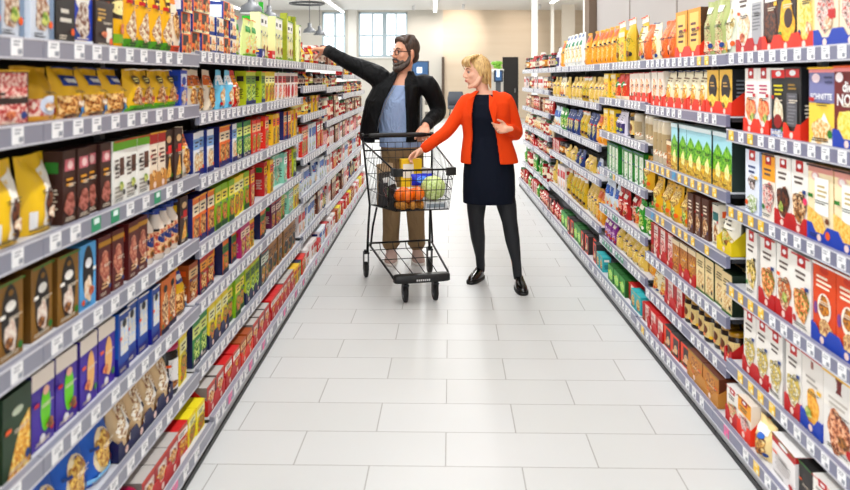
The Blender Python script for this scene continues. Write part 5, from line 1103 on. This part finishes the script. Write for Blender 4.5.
mb.tube([(-.19, -.74, .17), (-.2, -.68, .19), (-.238, -.1, zb), (-.238, .0, zb), (.238, .0, zb), (.238, -.1, zb), (.2, -.68, .19), (.19, -.74, .17)], .008, BM, 8)
mb.tube([(-.245, .0, .2), (-.238, .0, zb)], .009, BM, 8); mb.tube([(.245, .0, .2), (.238, .0, zb)], .009, BM, 8)
mb.build('base_frame', cart)
mb = MB()
for i in range(4):
    t = (i + .5) / 4 - .5; mb.tube([(t*.4, 0, zb), (t*.4, -.04, zb-.045), (t*.4, -.3, .21), (t*.33, -.73, .175)], .0035, BM, 6)
for y, z in ((-.05, .222), (-.34, .212)):
    q = .238 - .04 * max(0, (-y - .1) / .58) - .004; mb.tube([(-q, y, z), (q, y, z)], .0035, BM, 6)
mb.build('bottom_rack', cart)
mb = MB(); mb.loft([(0, -.745, .145, .185, .035), (0, -.745, .15, .195, .042), (0, -.745, .19, .195, .042), (0, -.745, .196, .185, .035)], BP, 32, 5)
bo = mb.build('bumper', cart)
l = MB()
for i in range(7): l.box(-.045 + i*.014, -.036 + i*.014, -.7885, -.7872, .158, .17, '#d8d8d8')
l.build('embossed_lettering', bo)
for x, y in ((-.105, -.72), (.105, -.72), (-.25, .01), (.25, .01)):
    front = y < -.3; zt = .145 if front else .215
    mb = MB(); mb.lathe([(.018, zt-.02), (.02, zt)], BM, 12, (x, y, 0))
    for s in (-1, 1): mb.box(x+s*.018-.002, x+s*.018+.002, y-.004, y+.045, .055, zt-.02, mat('#4c4d50', .4, .6))
    mb.box(x-.02, x+.02, y-.02, y+.045, zt-.03, zt-.018, mat('#4c4d50', .4, .6)); c = mb.build('caster', cart)
    w_ = MB(); M = Matrix.Translation((x, y+.02, .06)) @ Matrix.Rotation(PI/2, 4, 'Y'); q = MB()
    q.lathe([(.05, -.014), (.059, -.01), (.06, 0), (.059, .01), (.05, .014)], mat('#18181a', .6), 22); q.lathe([(.03, -.0155), (.03, .0155)], mat('#77787b', .4), 16)
    merge(w_, q, M); w_.build('wheel', c)
CM = Matrix.Translation(CO) @ Matrix.Rotation(CY, 4, 'Z')
def inc(mb, name, x, y, z, label, cat, group=None, rz=0, tilt=(0, 0)):
    o = mb.build(name); o.location = CM @ Vector((x, y, z)); o.rotation_euler = (tilt[0], tilt[1], CY + rz); return tag(o, label, cat, group)
fl = lambda y: .575 + (.055) * (-y - .08) / .685     # basket floor height
mb = MB(); n = 36
for i in range(13):
    pass
prof = [(.02, -.078), (.05, -.07), (.074, -.045), (.085, -.01), (.082, .025), (.064, .056), (.035, .074), (.005, .079)]
vs = []
for r, z in prof:
    for k_ in range(n):
        a = 2*PI*k_/n; rr_ = r * (1 + .03*math.sin(7*a + z*40) + .02*math.sin(13*a)); vs.append((rr_*math.cos(a), rr_*math.sin(a), z))
mb.add(vs, [(i*n+k_, i*n+(k_+1) % n, (i+1)*n+(k_+1) % n, (i+1)*n+k_) for i in range(len(prof)-1) for k_ in range(n)] + [tuple(range(n))[::-1], tuple((len(prof)-1)*n+k_ for k_ in range(n))], mat('#c3d68c/#e2ebbc', .5), True)
mk = mk_carton(.16, .045, .2, '#dcdee0', [('r', -.4, .2, .4, .8, '#9aa3aa')]); inc(mk, 'tray_pack', .1, -.645, fl(-.645)+.012, 'flat grey packet under the cabbage', 'packet')
inc(mb, 'cabbage', .105, -.655, .765, 'pale green cabbage at the front right of the trolley basket', 'cabbage', tilt=(.3, .2))
pos = [(-.085, -.68), (-.01, -.69), (-.05, -.61), (.01, -.6), (-.12, -.61), (-.08, -.535), (.0, -.52)]
adj = 'front left corner,front middle,behind the front pair,beside the cabbage,at the left wires,farther back on the left,farther back by the cabbage'.split(',')
pot = [(-.12, -.7), (-.05, -.7), (-.13, -.62), (-.06, -.61), (-.13, -.54), (.01, -.69), (.0, -.61)]
for i, (x, y) in enumerate(pot):
    mb = MB(); mb.ball((0, 0, 0), (.036, .03, .027), mat('#a8763c/#c79a5c', .8), 14, 10); inc(mb, 'potato', x, y, fl(y)+.03, f'brown potato low in the trolley under the oranges', 'potato', 'potatoes in the trolley', rz=R.random()*3)
for i, (x, y) in enumerate(pos):
    mb = MB(); mb.ball((0, 0, 0), (.044, .044, .042), mat('#f08418/#f5962c', .45), 18, 12); mb.tube([(0, 0, .037), (0, 0, .042)], .004, '#5f7a2a', 6); inc(mb, 'orange', x, y, fl(y)+.095 + (.012 if i % 2 else 0), f'orange in the trolley, {adj[i]}', 'orange', 'oranges in the trolley', tilt=(R.random(), R.random()))
def goods(mk, name, x, y, z, label, cat, rz=0, tilt=(0, 0)): inc(mk, name, x, y, z, label, cat, None, rz, tilt)
goods(mk_carton(.19, .13, .1, '#e9e6e4', [('r', -.5, .5, .5, 1, '#d8338a'), ('e', .1, .3, .3, .2, '#f3c9d8')]), 'washing_box', -.06, -.46, fl(-.46)+.005, 'white and pink box below the yellow pack', 'box')
goods(mk_carton(.15, .335, .06, '#f2d02c', [('r', -.42, .6, .1, .9, '#f6f1e4'), ('e', .2, .5, .2, .14, '#e09a1c')]), 'yellow_pack', .01, -.365, fl(-.365)+.005, 'tall yellow pack gripped by the person in orange', 'pack')
goods(mk_bag(.15, .08, .07, '#1f4fd0', [('e', 0, .5, .3, .3, '#6fa0ee')]), 'frozen_bag', .06, -.5, fl(-.5)+.155, 'bright blue packet on top of the groceries', 'packet')
goods(mk_round(.065, .24, .065, '#e9eef0', [('r', -.5, .3, .5, .6, '#2fa04a')], prof=[(.9, 0), (1, .03), (1, .7), (.45, .88), (.4, 1)]), 'milk_bottle', -.145, -.45, fl(-.45)+.005, 'white bottle with green label in the trolley', 'bottle')
goods(mk_bag(.14, .24, .08, '#5d5c5e', [('e', 0, .4, .34, .24, '#c9c4c2/#8a3a3a'), ('r', -.3, .7, .3, .84, '#dcdcdc')]), 'coffee_pack', -.16, -.3, fl(-.3)+.005, 'grey pack with red picture at the left wires', 'pack', .6)
goods(mk_bag(.14, .3, .08, '#b8a58c', [('e', 0, .5, .34, .3, '#7a4a38/#d8c8b4')]), 'bread_bag', -.14, -.17, fl(-.17)+.005, 'beige bread bag at the rear left of the basket', 'bag', .3)
goods(mk_bag(.12, .16, .07, '#26262a', [('e', 0, .5, .34, .3, '#b9b9bd/#44444a')]), 'snack_bag', -.15, -.52, fl(-.52)+.005, 'black snack bag behind the oranges', 'bag', .9)
goods(mk_bag(.15, .2, .1, '#e4eae8', [('e', 0, .5, .3, .3, '#f6f8f8/#bccfc8'), ('r', -.4, .8, .4, .95, '#3fae54')]), 'salad_bag', .13, -.4, fl(-.4)+.005, 'clear white bag with green top behind the cabbage', 'bag')
goods(mk_bag(.14, .26, .09, '#d9dcde', [('e', 0, .5, .3, .3, '#a9b4ba/#eeeeee')]), 'salad_bag', .14, -.2, fl(-.2)+.005, 'pale grey bag at the rear right of the basket', 'bag')
